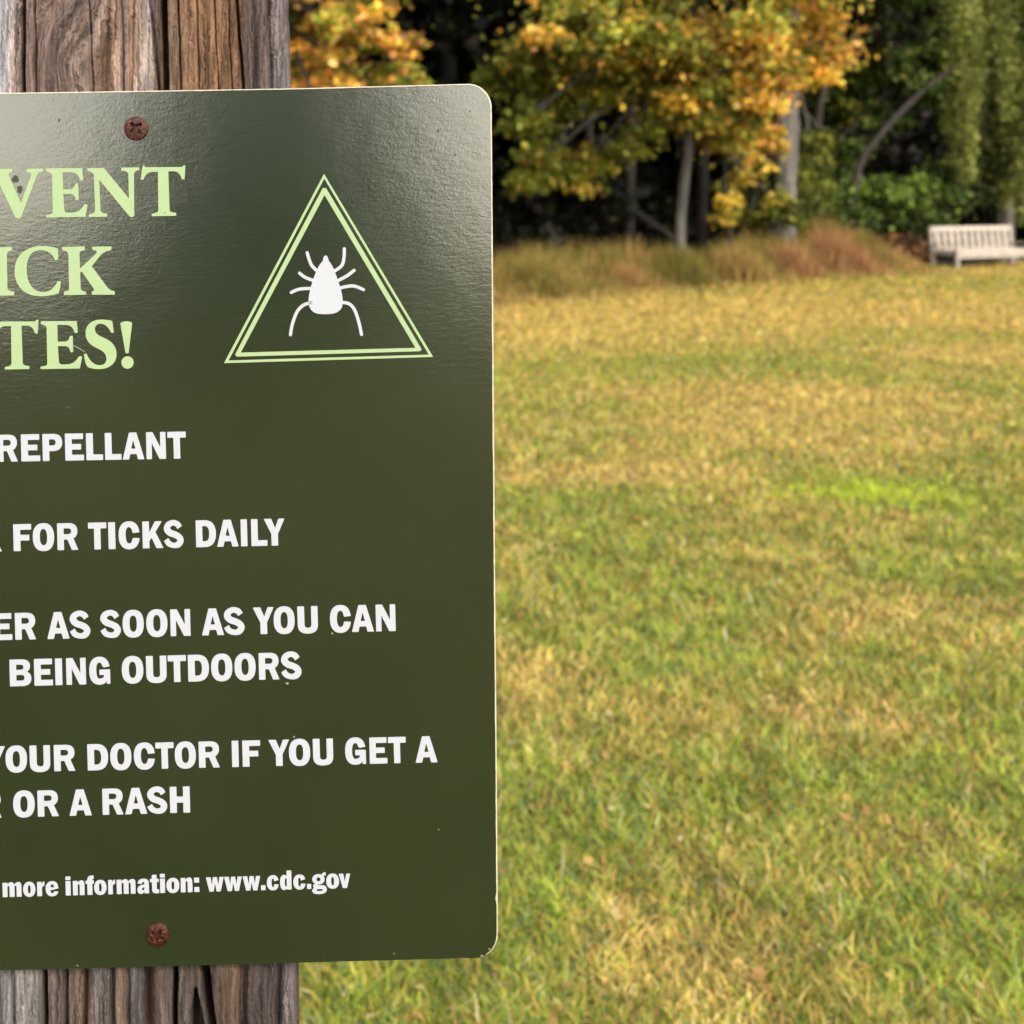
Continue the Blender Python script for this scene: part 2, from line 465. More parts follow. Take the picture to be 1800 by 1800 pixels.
LGREEN = [(0.20, 0.24, 0.03), (0.28, 0.30, 0.04), (0.36, 0.34, 0.05), (0.13, 0.17, 0.025)]
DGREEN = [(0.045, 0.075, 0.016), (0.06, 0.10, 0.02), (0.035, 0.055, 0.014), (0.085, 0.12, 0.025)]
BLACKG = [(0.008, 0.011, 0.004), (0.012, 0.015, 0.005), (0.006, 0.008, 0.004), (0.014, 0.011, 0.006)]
VINE = [(0.27, 0.315, 0.07), (0.34, 0.37, 0.095), (0.17, 0.22, 0.04), (0.42, 0.43, 0.13)]

def boughs_tree(root, wood, crown, fork, blist, lsize, limbs=True):
    """blist: (centre, radius, n, pal, pal2, mix)"""
    for (c, r, n, pa, pb, mx) in blist:
        p, col, sz, sc = bough_leaves(c, r, n, pa, pb, mx, lsize)
        crown.add(p, col, sz)
        if limbs:
            c = Vector(c); f = Vector(fork); f = f + Vector((0, 0, random.uniform(-.4, .5)))
            mid = f.lerp(c, .5) + Vector((random.uniform(-.2, .2), random.uniform(-.2, .2), .25))
            wood.add([f, mid, c], .055, .015, 6)
            for s in sc[:3]:
                wood.add([mid.lerp(c, .7), Vector(s)], .016, .006, 4)

# -- autumn maple with the slim pale trunk
def maple_main():
    Y = 21.0
    base = P(1197, 415, Y); base.z = 0
    r = empty('autumn_maple', base)
    tag(r, 'autumn maple with orange and yellow leaves and a slim pale trunk', 'tree')
    wd = Wood(); cr = Crown()
    tr = [base, P(1196, 400, Y), P(1203, 320, Y), P(1212, 230, Y), P(1206, 130, Y), P(1215, 20, Y + .2), P(1225, -150, Y), P(1230, -320, Y)]
    wd.add(tr, .088, .045, 10, .05, .5)
    B = []
    spec = [(960, 50, 85, .45), (1060, 40, 95, .55), (1170, 55, 95, .65), (1290, 60, 95, .8), (1400, 40, 85, .95), (1470, 75, 42, .95), (1000, 150, 75, .4), (1090, 135, 75, .5),
            (1240, 150, 75, .8), (1330, 160, 60, .85), (1430, 115, 42, .9), (925, 205, 48, .3), (960, 275, 48, .45), (1030, 290, 48, .75), (930, 310, 32, .3), (1270, 230, 55, .85),
            (1335, 235, 38, .95), (1160, 215, 40, .5), (1110, 250, 35, .4), (890, 130, 50, .2), (930, 95, 55, .35),
            (950, -90, 120, .4), (1090, -110, 130, .5), (1240, -110, 130, .7), (1380, -90, 110, .85), (1150, -260, 150, .5), (1310, -260, 130, .7), (1040, -250, 110, .5)]
    for (a, b, rr, mx) in spec:
        yy = Y + random.uniform(-2.2, 1.2) * (0.6 if b > 180 else 1)
        c = P(a, b, yy); rm = rr / F * yy
        mx = mx * .78
        B.append((c, rm, int(2900 * (rm / .8) ** 1.6) + 200, LGREEN, ORANGE + YELLOW[:3] if (a > 1150 or random.random() < .5) else YELLOW, mx))
    boughs_tree(r, wd, cr, P(1206, 110, Y), B, .125)
    for o in (wd.build('trunk', M_BARK_GREY, None), cr.build('crown', None, .7)):
        o.parent = r; o.matrix_parent_inverse = Matrix.Translation(-base)
maple_main()
def maple_left():
    Y = 16.5
    base = P(430, 420, Y); base.z = 0
    r = empty('autumn_maple', base)
    tag(r, 'rusty orange and green maple behind the top of the wooden post', 'tree')
    wd = Wood(); cr = Crown()
    wd.add([base, P(432, 300, Y), P(440, 150, Y), P(425, 0, Y), P(430, -200, Y)], .13, .05, 10, .05, .5)
    B = []
    for (a, b, rr, mx) in [(545, 30, 75, .6), (630, 40, 65, .6), (700, 70, 38, .7), (590, 110, 60, .7), (530, 120, 60, .7), (660, 130, 45, .5), (720, 140, 38, .25), (650, -40, 60, .5), (560, -80, 100, .5), (450, -60, 110, .6),
                            (400, 60, 110, .6), (300, 30, 100, .6), (260, 140, 90, .5), (440, 200, 80, .4), (560, 210, 60, .3), (400, -220, 130, .5), (540, -230, 110, .5)]:
        yy = Y + random.uniform(-1.4, 1.2); rm = rr / F * yy
        B.append((P(a, b, yy), rm, int(2100 * (rm / .8) ** 1.6) + 160, LGREEN, ORANGE, mx))
    boughs_tree(r, wd, cr, P(430, 60, Y), B, .115)
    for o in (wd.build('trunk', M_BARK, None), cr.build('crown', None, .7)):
        o.parent = r; o.matrix_parent_inverse = Matrix.Translation(-base)
maple_left()

def custom_tree(name, label, cat, Y, trunk_px, r0, r1, mat, spec, pal, pal2, lsize=.14, dens=1500, fork=None, flare=.4, group=None, dy=1.0, back=0.0):
    base = P(trunk_px[0][0], trunk_px[0][1], Y); base.z = 0
    r = empty(name, base)
    tag(r, label, cat, group)
    wd = Wood(); cr = Crown()
    wd.add([base] + [P(a, b, Y + (c[0] if c else 0)) for a, b, *c in trunk_px[1:]], r0, r1, 12, .05, flare)
    B = []
    for (a, b, rr, mx) in spec:
        yy = Y + back + random.uniform(-dy, dy); rm = rr / F * yy
        B.append((P(a, b, yy), rm, int(dens * (rm / .8) ** 1.6) + 120, pal, pal2, mx))
    boughs_tree(r, wd, cr, fork or P(*trunk_px[-2][:2], Y), B, lsize)
    for o in (wd.build('trunk', mat, None), cr.build('crown', None, .6)):
        o.parent = r; o.matrix_parent_inverse = Matrix.Translation(-base)
    return r
custom_tree('broadleaf_tree', 'tall tree with a thick grey trunk rising beside the orange maple', 'tree', 24.5,
            [(1372, 430), (1374, 380), (1380, 250), (1384, 120), (1392, -20), (1400, -250)], .27, .2, M_BARK_GREY,
            [(1350, -160, 130, .3), (1450, -200, 140, .3), (1380, -330, 170, .3), (1480, -80, 80, .3), (1290, -260, 130, .3), (1420, 290, 34, .5), (1400, 330, 30, .5), (1345, 300, 34, .5), (1300, 330, 34, .6), (1390, 370, 36, .6), (1350, 385, 34, .6), (1425, 240, 26, .5), (1320, 375, 30, .7)], [(0.10, 0.12, 0.025), (0.14, 0.16, 0.03)], LGREEN, .12, 1900)
custom_tree('broadleaf_tree', 'slender dark tree just right of the thick grey trunk', 'tree', 26,
            [(1425, 430), (1432, 300), (1440, 190), (1462, 100), (1480, -60)], .10, .06, M_BARK, [(1500, -60, 100, .3), (1560, -120, 110, .2), (1540, 60, 60, .2)], BLACKG, DGREEN, .14)
custom_tree('leaning_tree', 'thin bare tree leaning to the right in front of dark green leaves', 'tree', 27,
            [(1478, 440), (1508, 300), (1545, 240), (1592, 188), (1645, 142), (1720, 90)], .085, .05, M_BARK_DIM,
            [(1500, 120, 60, .3), (1590, 90, 75, .25), (1640, 150, 50, .3), (1520, 200, 55, .4), (1460, 180, 50, .4), (1690, 90, 60, .4), (1470, 250, 50, .35), (1590, -20, 80, .2)], [(0.06, 0.10, 0.02), (0.09, 0.14, 0.025), (0.05, 0.08, 0.016)], LGREEN, .13, 2300, fork=P(1640, 110, 28), dy=.6, back=1.0)
custom_tree('sapling', 'yellow green sapling below the maple between the two trunks', 'sapling', 22.5,
            [(1282, 430), (1284, 380), (1292, 320), (1300, 250)], .035, .015, M_BARK, [(1280, 350, 26, .6), (1300, 310, 24, .6), (1270, 380, 20, .6), (1330, 290, 26, .5), (1360, 350, 22, .5)], LGREEN, YELLOW, .10, 2600, dy=.3)
for (px, lean, Yt, lab) in ((1102, 4, 24.5, 'thin dark trunk in the shade left of the slim pale maple trunk'), (1045, -6, 26, 'dark straight trunk standing deepest in the black gap under the maple'), (1232, 3, 26.5, 'dark trunk just right of the slim pale maple trunk'), (1330, 6, 28, 'dark trunk left of the thick grey trunk')):
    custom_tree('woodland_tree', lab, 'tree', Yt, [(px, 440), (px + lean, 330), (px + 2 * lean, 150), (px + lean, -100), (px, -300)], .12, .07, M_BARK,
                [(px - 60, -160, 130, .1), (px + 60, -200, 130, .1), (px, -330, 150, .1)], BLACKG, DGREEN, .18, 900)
# fallen branch
bm_w = Wood(); bm_w.add([P(1118, 372, 22.6), P(1155, 398, 22.4), P(1195, 425, 22.2)], .05, .035, 7)
o = bm_w.build('dead_branch', M_BARK_DIM, None)
tag(o, 'bare grey dead branch slanting down against the slim pale trunk', 'branch')

# -- shrubs
def shrub(name, label, Y, spec, pal, pal2, lsize, dens, cat='shrub', up=.5, group=None, stems=5):
    xs = sum(s[0] for s in spec) / len(spec)
    base = P(xs, 400, Y); base.z = 0
    r = empty(name, base); tag(r, label, cat, group)
    wd = Wood(); cr = Crown()
    for (a, b, rr, mx) in spec:
        yy = Y + random.uniform(-.5, .5); rm = rr / F * yy
        c = P(a, b, yy)
        p, col, sz, sc = bough_leaves(c, rm, int(dens * (rm / .5) ** 1.6) + 100, pal, pal2, mx, lsize, .9)
        p[:, 2] = np.abs(p[:, 2]) + .01
        cr.add(p, col, sz)
        wd.add([base + Vector((random.uniform(-.2, .2), random.uniform(-.1, .1), 0)), base.lerp(c, .5) + Vector((0, 0, .15)), c], .02, .008, 5)
    for o in (wd.build('stem', M_BARK, None), cr.build('foliage', None, up)):
        o.parent = r; o.matrix_parent_inverse = Matrix.Translation(-base)
shrub('leafy_shrub', 'bright green bush behind the left end of the bench', 27.6, [(1475, 325, 38, .6), (1530, 335, 48, .7), (1590, 345, 48, .7), (1640, 330, 42, .4), (1560, 385, 38, .5), (1610, 395, 34, .4), (1500, 385, 34, .4), (1470, 290, 34, .4), (1650, 385, 36, .3)],
      DGREEN, [(0.11, .19, .028), (.15, .23, .035), (.20, .27, .045)], .12, 2000)
shrub('leafy_shrub', 'dim green bush filling the space right of the thick grey trunk', 25.6, [(1400, 370, 34, .4), (1440, 345, 38, .4), (1440, 395, 34, .3), (1340, 395, 30, .5), (1400, 410, 30, .4), (1425, 305, 30, .4)], DGREEN, LGREEN, .11, 1500)
shrub('leafy_shrub', 'tall dim green bush below the hanging vines', 28.4, [(1680, 300, 40, .4), (1720, 330, 40, .3), (1670, 350, 36, .5), (1800, 330, 44, .4), (1740, 290, 36, .3), (1840, 350, 50, .3)], [(.05, .07, .018), (.07, .09, .02)], LGREEN, .12, 1500)
shrub('leafy_shrub', 'dark shaded bush behind the bench back', 29.5, [(1700, 370, 42, .2), (1760, 380, 42, .2), (1820, 370, 50, .2), (1720, 410, 40, .2), (1800, 420, 40, .2), (1660, 420, 34, .2)], BLACKG, DGREEN, .12, 1100)
RUST = [(0.33, 0.165, 0.075), (0.38, 0.20, 0.09), (0.26, 0.12, 0.055), (0.42, 0.27, 0.12)]
def tuft_clump(label, a, b, Y, wpx, hpx, n, pal):
    base = P(a, b, Y); base.z = 0
    rx = wpx / F * Y; hm = hpx / F * Y
    x = rng.normal(0, .42, n) * rx; y = rng.normal(0, .42, n) * rx * .8
    rr = np.sqrt((x / rx) ** 2 + (y / rx) ** 2)
    hh = hm * (1 - .55 * rr.clip(0, 1.2)) * rng.uniform(.55, 1.1, n)
    cols = pick(pal, rng.random(n)) * rng.uniform(.6, 1.3, (n, 1))
    o = blades('dry_grass_clump', x, y, hh, .014 * rng.uniform(.6, 1.4, n), cols, M_TALL, .6, 0, 1.0)
    o.location = base
    tag(o, label, 'grass clump', 'dry grass clumps along the edge of the wood')
tuft_clump('big mound of rusty dry grass below the thick grey trunk', 1460, 480, 23.9, 75, 95, 5200, RUST)
tuft_clump('rusty dry grass mound left of the biggest rusty mound', 1385, 480, 22.9, 55, 72, 3200, RUST)
tuft_clump('small rust coloured grass clump left of the slim pale trunk', 1090, 500, 20.2, 50, 62, 2600, RUST + TAN[:2])
tuft_clump('tall tan and green grass clump peaking above the rusty mounds', 1440, 450, 25.2, 70, 118, 4200, TAN + TGREEN[:2])
tuft_clump('olive grass clump in front of the slim pale trunk', 1190, 490, 20.9, 60, 88, 3200, TGREEN + TAN[3:])
tuft_clump('pale yellow grass clump at the foot of the rusty bush', 1560, 478, 25.0, 55, 50, 2600, TAN[:3])
tuft_clump('wide tan and green brush bank just right of the thick grey trunk', 1500, 455, 25.0, 75, 92, 4200, TAN + TGREEN)
tuft_clump('green and tan grass clump at the left end beside the sign edge', 940, 500, 18.9, 80, 85, 3600, TGREEN + TAN[2:])
tuft_clump('tan grass clump at the foot of the sapling', 1290, 480, 21.9, 70, 80, 3400, TAN + TGREEN[3:])
shrub('rusty_shrub', 'dark reddish brown bush beside the left end of the bench', 26.6, [(1575, 425, 26, .6), (1602, 432, 26, .6), (1560, 445, 22, .6), (1615, 452, 22, .6), (1590, 455, 24, .6)], [(.10, .045, .022), (.14, .06, .03)], RUST, .09, 2600, up=.2)

# -- vine draped tree on the right
def vine_tree():
    Y = 27.6
    base = P(1768, 430, Y + .6); base.z = 0
    r = empty('vine_draped_tree', base)
    tag(r, 'tree at the right draped in pale green hanging vines', 'tree')
    wd = Wood(); cr = Crown()
    wd.add([base, P(1766, 330, Y + .6), P(1770, 200, Y + .6), P(1762, 40, Y + .6), P(1775, -160, Y + .6), P(1770, -350, Y + .6)], .2, .12, 10, .05, .4)
    for a, b in ((1690, -60), (1820, -80), (1740, -120), (1860, 0), (1700, 20)):
        wd.add([P(1768, 60, Y + .6), P((1768 + a) / 2, b + 30, Y + .2), P(a, b, Y)], .06, .02, 6)
    for i in range(40):
        a = random.uniform(1672, 1900); top = random.uniform(-140, 120)
        bot = top + random.uniform(120, 330)
        bot = min(bot + 60, 300 + (a - 1672) * .7 if a < 1800 else 395)
        yy = Y + random.uniform(-.9, .7)
        m = int(max(80, (bot - top) * 4.2))
        t = rng.random(m)
        sway = np.cumsum(rng.normal(0, 1, 30)); sway = (sway - sway.mean()) * .02
        cx = (a - PX) / F * yy + np.interp(t, np.linspace(0, 1, 30), sway)
        cz = CH - (top + (bot - top) * t - PY) / F * yy
        wv = .15 * (1.1 - .6 * t)
        p = np.stack([cx + rng.normal(0, 1, m) * wv, yy + rng.normal(0, 1, m) * wv, cz], 1)
        p[:, 2] = np.maximum(p[:, 2], .2)
        tone = random.uniform(.35, 1.25)
        cr.add(p, pick(VINE, rng.random(m)) * tone * rng.uniform(.7, 1.25, (m, 1)), .10 * rng.uniform(.6, 1.3, m))
    for (a, b, rr) in ((1700, -130, 110), (1820, -130, 120), (1760, -260, 130), (1760, 20, 60), (1850, 60, 80), (1790, 140, 50)):
        yy = Y + random.uniform(-.3, .9); rm = rr / F * yy
        p, col, sz, sc = bough_leaves(P(a, b, yy), rm, int(1400 * (rm / .8) ** 1.6), DGREEN, VINE, .5, .12)
        cr.add(p, col, sz)
    for o in (wd.build('trunk', M_BARK_GREY, None), cr.build('foliage', None, .3)):
        o.parent = r; o.matrix_parent_inverse = Matrix.Translation(-base)
vine_tree()

# -- dark woodland behind: four prototypes, copied
protos = []
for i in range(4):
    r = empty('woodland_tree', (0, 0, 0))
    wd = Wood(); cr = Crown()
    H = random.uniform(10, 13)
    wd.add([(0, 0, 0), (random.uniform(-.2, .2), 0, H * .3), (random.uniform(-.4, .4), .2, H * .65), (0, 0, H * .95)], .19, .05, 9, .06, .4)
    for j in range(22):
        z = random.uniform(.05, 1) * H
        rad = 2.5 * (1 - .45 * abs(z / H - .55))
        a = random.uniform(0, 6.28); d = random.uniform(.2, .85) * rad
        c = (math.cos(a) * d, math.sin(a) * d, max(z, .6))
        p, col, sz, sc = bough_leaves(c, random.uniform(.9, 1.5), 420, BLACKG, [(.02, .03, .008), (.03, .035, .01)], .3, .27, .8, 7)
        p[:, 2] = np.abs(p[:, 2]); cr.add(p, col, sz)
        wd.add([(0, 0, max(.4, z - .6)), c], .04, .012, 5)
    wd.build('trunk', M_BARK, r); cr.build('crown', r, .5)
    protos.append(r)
spots = []
for row in range(6):
    nrow = 15
    for i in range(nrow):
        x = -11 + i * 3.4 + random.uniform(-1, 1) + row * .9
        yy = float(edge_y(x)) + 6.6 + row * 3.0 + random.uniform(-1.1, 1.1)
        spots.append((x, yy))
used = set()
for i, (x, yy) in enumerate(spots):
    pi = random.randrange(4)
    if pi not in used:
        r = protos[pi]; used.add(pi)
    else:
        r = protos[pi].copy(); COL.objects.link(r)
        for ch in protos[pi].children:
            c2 = ch.copy(); COL.objects.link(c2); c2.parent = r
    s = random.uniform(.85, 1.2)
    r.location = (x, yy, 0); r.rotation_euler = (0, 0, random.uniform(0, 6.28)); r.scale = (s, s, s)
    tag(r, 'dark dense tree in the deep shade at the back of the wood', 'tree', 'dark trees filling the back of the wood')

# unseen tree shape added as stand-in for the viewer's dark reflection in the sign
def viewer_stand_in():
    b = Vector((-.2, -30, 0)); r = empty('viewer_stand_in_tree', b)
    tag(r, 'added evergreen shape behind the viewer, standing in for their dark reflection in the sign', 'tree')
    wd = Wood(); cr = Crown()
    wd.add([(0, 0, 0), (.1, 0, 4), (0, 0, 12.5)], .3, .04, 9)
    for j in range(90):
        z = .4 + 12.2 * j / 89; rad = 3.1 + (6 - z) * .5 if z < 6 else 3.1 * max(.05, (13 - z) / 7)
        a = j * 2.4; d = random.uniform(.3, .75) * rad
        c = (math.cos(a) * d, math.sin(a) * d, z)
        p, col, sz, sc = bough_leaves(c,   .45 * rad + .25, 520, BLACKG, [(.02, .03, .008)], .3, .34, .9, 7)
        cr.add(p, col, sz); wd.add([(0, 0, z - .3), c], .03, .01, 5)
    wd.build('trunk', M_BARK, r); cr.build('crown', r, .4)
viewer_stand_in()

# ------------------------------------------------------------------ bench
def bench():
    BL = Vector((13.45, 26.0, 0)); yaw = math.atan2(.95, 2.25)
    L, DP, HB = 2.42, .60, .86
    r = empty('park_bench', BL, yaw)
    tag(r, 'long cream painted slatted bench at the edge of the wood', 'bench')
    # local x along the length, -y towards the front
    pw = .065
    for (x0) in (0, L - pw):
        bm = bmesh.new(); box(bm, x0, x0 + pw, -.04, .04, 0, HB, .008)
        bmesh.ops.rotate(bm, verts=[v for v in bm.verts if v.co.z > .4], cent=(0, 0, .42), matrix=Matrix.Rotation(R(-9), 3, 'X'))
        bmobj('leg', bm, M_BENCH, r)
        bm = bmesh.new(); box(bm, x0, x0 + pw, -DP, -DP + .065, 0, .465, .008); bmobj('leg', bm, M_BENCH, r)
        bm = bmesh.new(); box(bm, x0 - .012, x0 + pw + .012, -DP - .02, .02, .468, .495, .008); bmobj('armrest', bm, M_BENCH, r)
        bm = bmesh.new(); box(bm, x0 + .015, x0 + pw - .015, -DP + .067, -.042, .27, .365, .004); bmobj('side_rail', bm, M_BENCH, r)
    bm = bmesh.new()
    for k in range(6):
        y1 = -.045 - k * .092
        box(bm, pw + .004, L - pw - .004, y1 - .078, y1, .358, .380, .004)
    box(bm, pw + .004, L - pw - .004, -DP - .012, -DP + .012, .30, .383, .005)
    bmobj('seat', bm, M_BENCH, r)
    bm = bmesh.new()
    box(bm, pw + .003, L - pw - .003, -DP + .02, -DP + .045, .215, .298, .004); bmobj('front_rail', bm, M_BENCH, r)
    bk = Matrix.Rotation(R(-9), 3, 'X')
    def back(name, boxes):
        bm = bmesh.new()
        for b in boxes: box(bm, *b, .004)
        bmesh.ops.rotate(bm, verts=bm.verts[:], cent=(0, 0, .42), matrix=bk)
        bmobj(name, bm, M_BENCH, r)
    back('top_rail', [(pw + .003, L - pw - .003, -.035, .03, .755, HB - .012)])
    back('bottom_rail', [(pw + .003, L - pw - .003, -.02, .02, .383, .405)])
    n = 11; span = L - 2 * pw - .08
    back('backrest', [(pw + .04 + span * (i + .5) / n - .052, pw + .04 + span * (i + .5) / n + .052, -.012, .012, .407, .753) for i in range(n)])
bench()

# sign and post lean back a little
TILT = R(1.5)
ZC = CH - (930 - PY) * D / F
def plane_y(py):
    t = math.tan(TILT)
    return (D + (CH - ZC) * t) / (1 + (py - PY) / F * t)
# ------------------------------------------------------------------ wooden post behind the sign
k = NT('weathered_wood')
at = k.n('ShaderNodeAttribute'); at.attribute_name = 'col'
v = k.coord((1, 1, 0.05))
g1 = k.noise(v, 650, 6, 0.7); g2 = k.noise(v, 160, 5, 0.6)
v3 = k.coord((1, 1, .5)); g3 = k.noise(v3, 900, 3, .7)
c = k.mul(at.outputs['Color'], k.ramp(g1, [(0.30, (0.35, 0.32, 0.30)), (0.5, (0.95, 0.95, 0.95)), (0.7, (1.35, 1.3, 1.25))]))
c = k.mul(c, k.ramp(g2, [(0.3, (0.6, 0.57, 0.55)), (0.6, (1.1, 1.1, 1.1))]), .8)
c = k.mul(c, k.ramp(g3, [(0.35, (0.7, 0.7, 0.7)), (0.62, (1.12, 1.12, 1.12))]), .7)
k.l(c, k.b.inputs['Base Color']); k.b.inputs['Roughness'].default_value = .85
k.b.inputs['Specular IOR Level'].default_value = .25
b1 = k.bump(g1, .9, .0014); b2 = k.bump(g2, .8, .003, b1); b2 = k.bump(g3, .6, .0008, b2)
k.l(b2, k.b.inputs['Normal'])
M_WOOD = k.m
def post():
    YF = D + .0032; S = D / F
    # rows: dense where the post shows above and below the sign
    rows = np.concatenate([np.linspace(-1500, -80, 24, endpoint=False), np.linspace(-80, 190, 190, endpoint=False), np.linspace(190, 1670, 50, endpoint=False), np.linspace(1670, 1870, 140, endpoint=False), np.linspace(1870, 335 + CH / S * 1.05, 60)])
    WPX = 538
    cu = np.linspace(0, WPX, 430)
    def left(py): return -30 + py * .010
    U, Vv = np.meshgrid(cu, rows)
    PXv = left(Vv) + U                       # photo px of each vertex
    top = Vv < 900
    nz = lambda a, b, s: vnoise(a, b, s) - .5
    wobx = 5 * nz(PXv * .2, Vv, .02) + 2.0 * nz(PXv, Vv, .05)
    # knot near the top left pulls the grain round
    kn = np.exp(-((PXv - 118) / 52) ** 2) * top
    gx = PXv + kn * (30 * np.sin((Vv - 10) / 55.0) + .25 * (Vv - 60)) + wobx + 5 * nz(PXv * .5, Vv, .11) + 2.5 * nz(PXv, Vv, .3)
    dep = np.zeros_like(U)
    def groove(pos_t, pos_b, hw, depth, t0=-1e9, t1=1e9, sharp=2):
        py_a, py_b = (0, 160) if t1 < 900 else (1690, 1800)
        pos = pos_t + (pos_b - pos_t) * (Vv - py_a) / (py_b - py_a)
        m = 1 / (1 + np.exp(-(Vv - t0) / 4)) * 1 / (1 + np.exp((Vv - t1) / 4)) if t0 > -1e8 else (Vv < t1)
        d = np.abs(PXv + wobx * .4 - pos) / hw
        return depth * np.exp(-d ** sharp) * m
    T = dict(t1=899)
    dep += groove(39, 40, 3.6, .020, sharp=4, **T) + groove(287, 292, 5.0, .022, sharp=4, **T) + groove(184, 182, 7, .004, **T)
    dep += groove(212, 216, 2.5, .003, **T) + groove(262, 280, 3, .004, **T) + groove(232, 230, 3, .002, **T) + groove(313, 318, 1.6, .004, **T) + groove(345, 350, 1.4, .003, **T) + groove(415, 428, 2.2, .008, **T)
    dep += groove(470, 476, 4, .003, **T) + groove(60, 62, 2, .003, **T) + groove(376, 384, 1.2, .003, **T) + groove(400, 408, 1.2, .0025, **T) + groove(440, 445, 9, .003, **T) + groove(155, 165, 1.5, .003, **T)
    Bm = dict(t0=900, t1=1e9)
    dep += groove(77, 79, 3.6, .022, sharp=4, **Bm) + groove(115, 115, 3.4, .007, **Bm) + groove(149, 147, 4, .007, **Bm) + groove(197, 197, 5, .006, **Bm) + groove(257, 257, 8, .006, **Bm)
    dep += groove(308, 307, 3.8, .022, sharp=4, **Bm) + groove(357, 372, 6.5, .022, sharp=4, **Bm) + groove(427, 427, 7, .006, **Bm) + groove(490, 488, 5, .005, **Bm) + groove(20, 22, 4, .004, **Bm) + groove(225, 226, 2.5, .003, **Bm)
    dep += groove(343, 338, 1, .0, **Bm)
    # wedge split that opens downwards beside the wide crack
    wed = ((Vv - 1738) / 62).clip(0, 1.6) * (Vv > 900)
    dep += .020 * np.exp(-(np.abs(PXv - (343 + 2 * wed)) / (1 + 8 * wed)) ** 4) * (wed > 0.02)
    ribs = nz(gx, Vv * .03, .06) * .0035 + nz(gx, Vv * .03, .17) * .0016 + nz(gx, Vv * .05, .45) * .0008
    dep += -ribs + .0018
    dep += nz(gx + 99, Vv * .25, .03) * .003
    edge = np.minimum(U, WPX - U)
    rag = 4 * nz(U * 0 + 7, Vv, .06) + 3 * nz(U * 0 + 3, Vv, .015)
    dep += .012 * np.exp(-(edge / (9 + rag)) ** 1.3)
    Y0 = plane_y(Vv) + .0034
    X = (PXv - PX + np.where(U > WPX / 2, 1, -1) * rag * np.exp(-edge / 15)) / F * Y0
    Yv = Y0 + dep.clip(0, None)
    Z = CH - (Vv - PY) / F * Y0
    def stops(px, st):
        xs = [s[0] for s in st]; cs = np.array([lin(*s[1]) for s in st])
        return np.stack([np.interp(px, xs, cs[:, i]) for i in range(3)], -1)
    ct = stops(gx, [(-30, (168, 168, 172)), (12, (170, 170, 175)), (22, (176, 166, 158)), (34, (160, 142, 128)), (44, (125, 108, 100)), (90, (135, 115, 106)), (120, (104, 92, 90)), (150, (142, 122, 112)), (178, (150, 132, 122)), (186, (112, 90, 76)),
                    (205, (158, 132, 112)), (220, (168, 154, 146)), (230, (158, 122, 96)), (238, (168, 148, 130)), (262, (164, 154, 150)), (280, (120, 96, 78)), (300, (132, 110, 94)), (320, (140, 112, 88)), (360, (148, 116, 88)), (400, (142, 108, 80)), (418, (112, 84, 64)),
                    (436, (96, 84, 80)), (470, (106, 94, 90)), (490, (134, 126, 126)), (520, (126, 116, 114))])
    cb = stops(PXv + wobx, [(-30, (150, 152, 156)), (12, (160, 160, 164)), (30, (172, 168, 162)), (60, (156, 154, 152)), (75, (110, 104, 100)), (90, (132, 118, 110)), (112, (108, 98, 92)), (120, (150, 130, 116)), (140, (122, 106, 96)), (152, (132, 102, 76)), (162, (124, 116, 113)), (185, (136, 128, 126)), (200, (96, 86, 78)),
                     (210, (138, 118, 100)), (222, (132, 114, 100)), (232, (118, 114, 116)), (250, (104, 98, 98)), (262, (108, 82, 62)), (285, (122, 108, 100)), (300, (108, 96, 88)), (320, (104, 94, 86)), (345, (100, 90, 82)), (372, (102, 90, 80)), (400, (112, 94, 80)), (418, (122, 99, 86)), (430, (84, 74, 70)), (470, (98, 88, 86)), (490, (92, 84, 82)), (505, (140, 132, 130)), (520, (112, 102, 98))])
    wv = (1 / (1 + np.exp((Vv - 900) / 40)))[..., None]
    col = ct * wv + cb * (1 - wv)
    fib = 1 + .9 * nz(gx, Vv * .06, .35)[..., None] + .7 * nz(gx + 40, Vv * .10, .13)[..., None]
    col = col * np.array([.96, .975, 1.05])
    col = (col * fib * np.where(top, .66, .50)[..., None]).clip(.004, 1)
    nr, nc = U.shape
    verts = np.stack([X, Yv, Z], -1).reshape(-1, 3)
    idx = np.arange(nr * nc).reshape(nr, nc)
    q = np.stack([idx[:-1, :-1], idx[1:, :-1], idx[1:, 1:], idx[:-1, 1:]], -1).reshape(-1, 4)
    # sides, back and top: strips hung on the outline of the front
    bk = []
    lv = verts[idx[:, 0]].copy(); lv[:, 1] = Y0[:, 0] + .158
    rv = verts[idx[:, -1]].copy(); rv[:, 1] = Y0[:, 0] + .158
    n0 = len(verts)
    verts = np.concatenate([verts, lv, rv])
    li = n0 + np.arange(nr); ri = n0 + nr + np.arange(nr)
    q = np.concatenate([q, np.stack([idx[:-1, 0], li[:-1], li[1:], idx[1:, 0]], -1), np.stack([idx[:-1, -1], idx[1:, -1], ri[1:], ri[:-1]], -1), np.stack([li[:-1], ri[:-1], ri[1:], li[1:]], -1)])
    topf = np.array([list(idx[0, ::-1]) + [li[0], ri[0]]])
    cc = np.concatenate([col.reshape(-1, 3), np.tile(lin(120, 108, 100), (2 * nr, 1))])
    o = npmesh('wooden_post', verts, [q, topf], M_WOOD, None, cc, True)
    tag(o, 'thick weathered wooden post with deep cracks behind the green sign', 'post')
post()

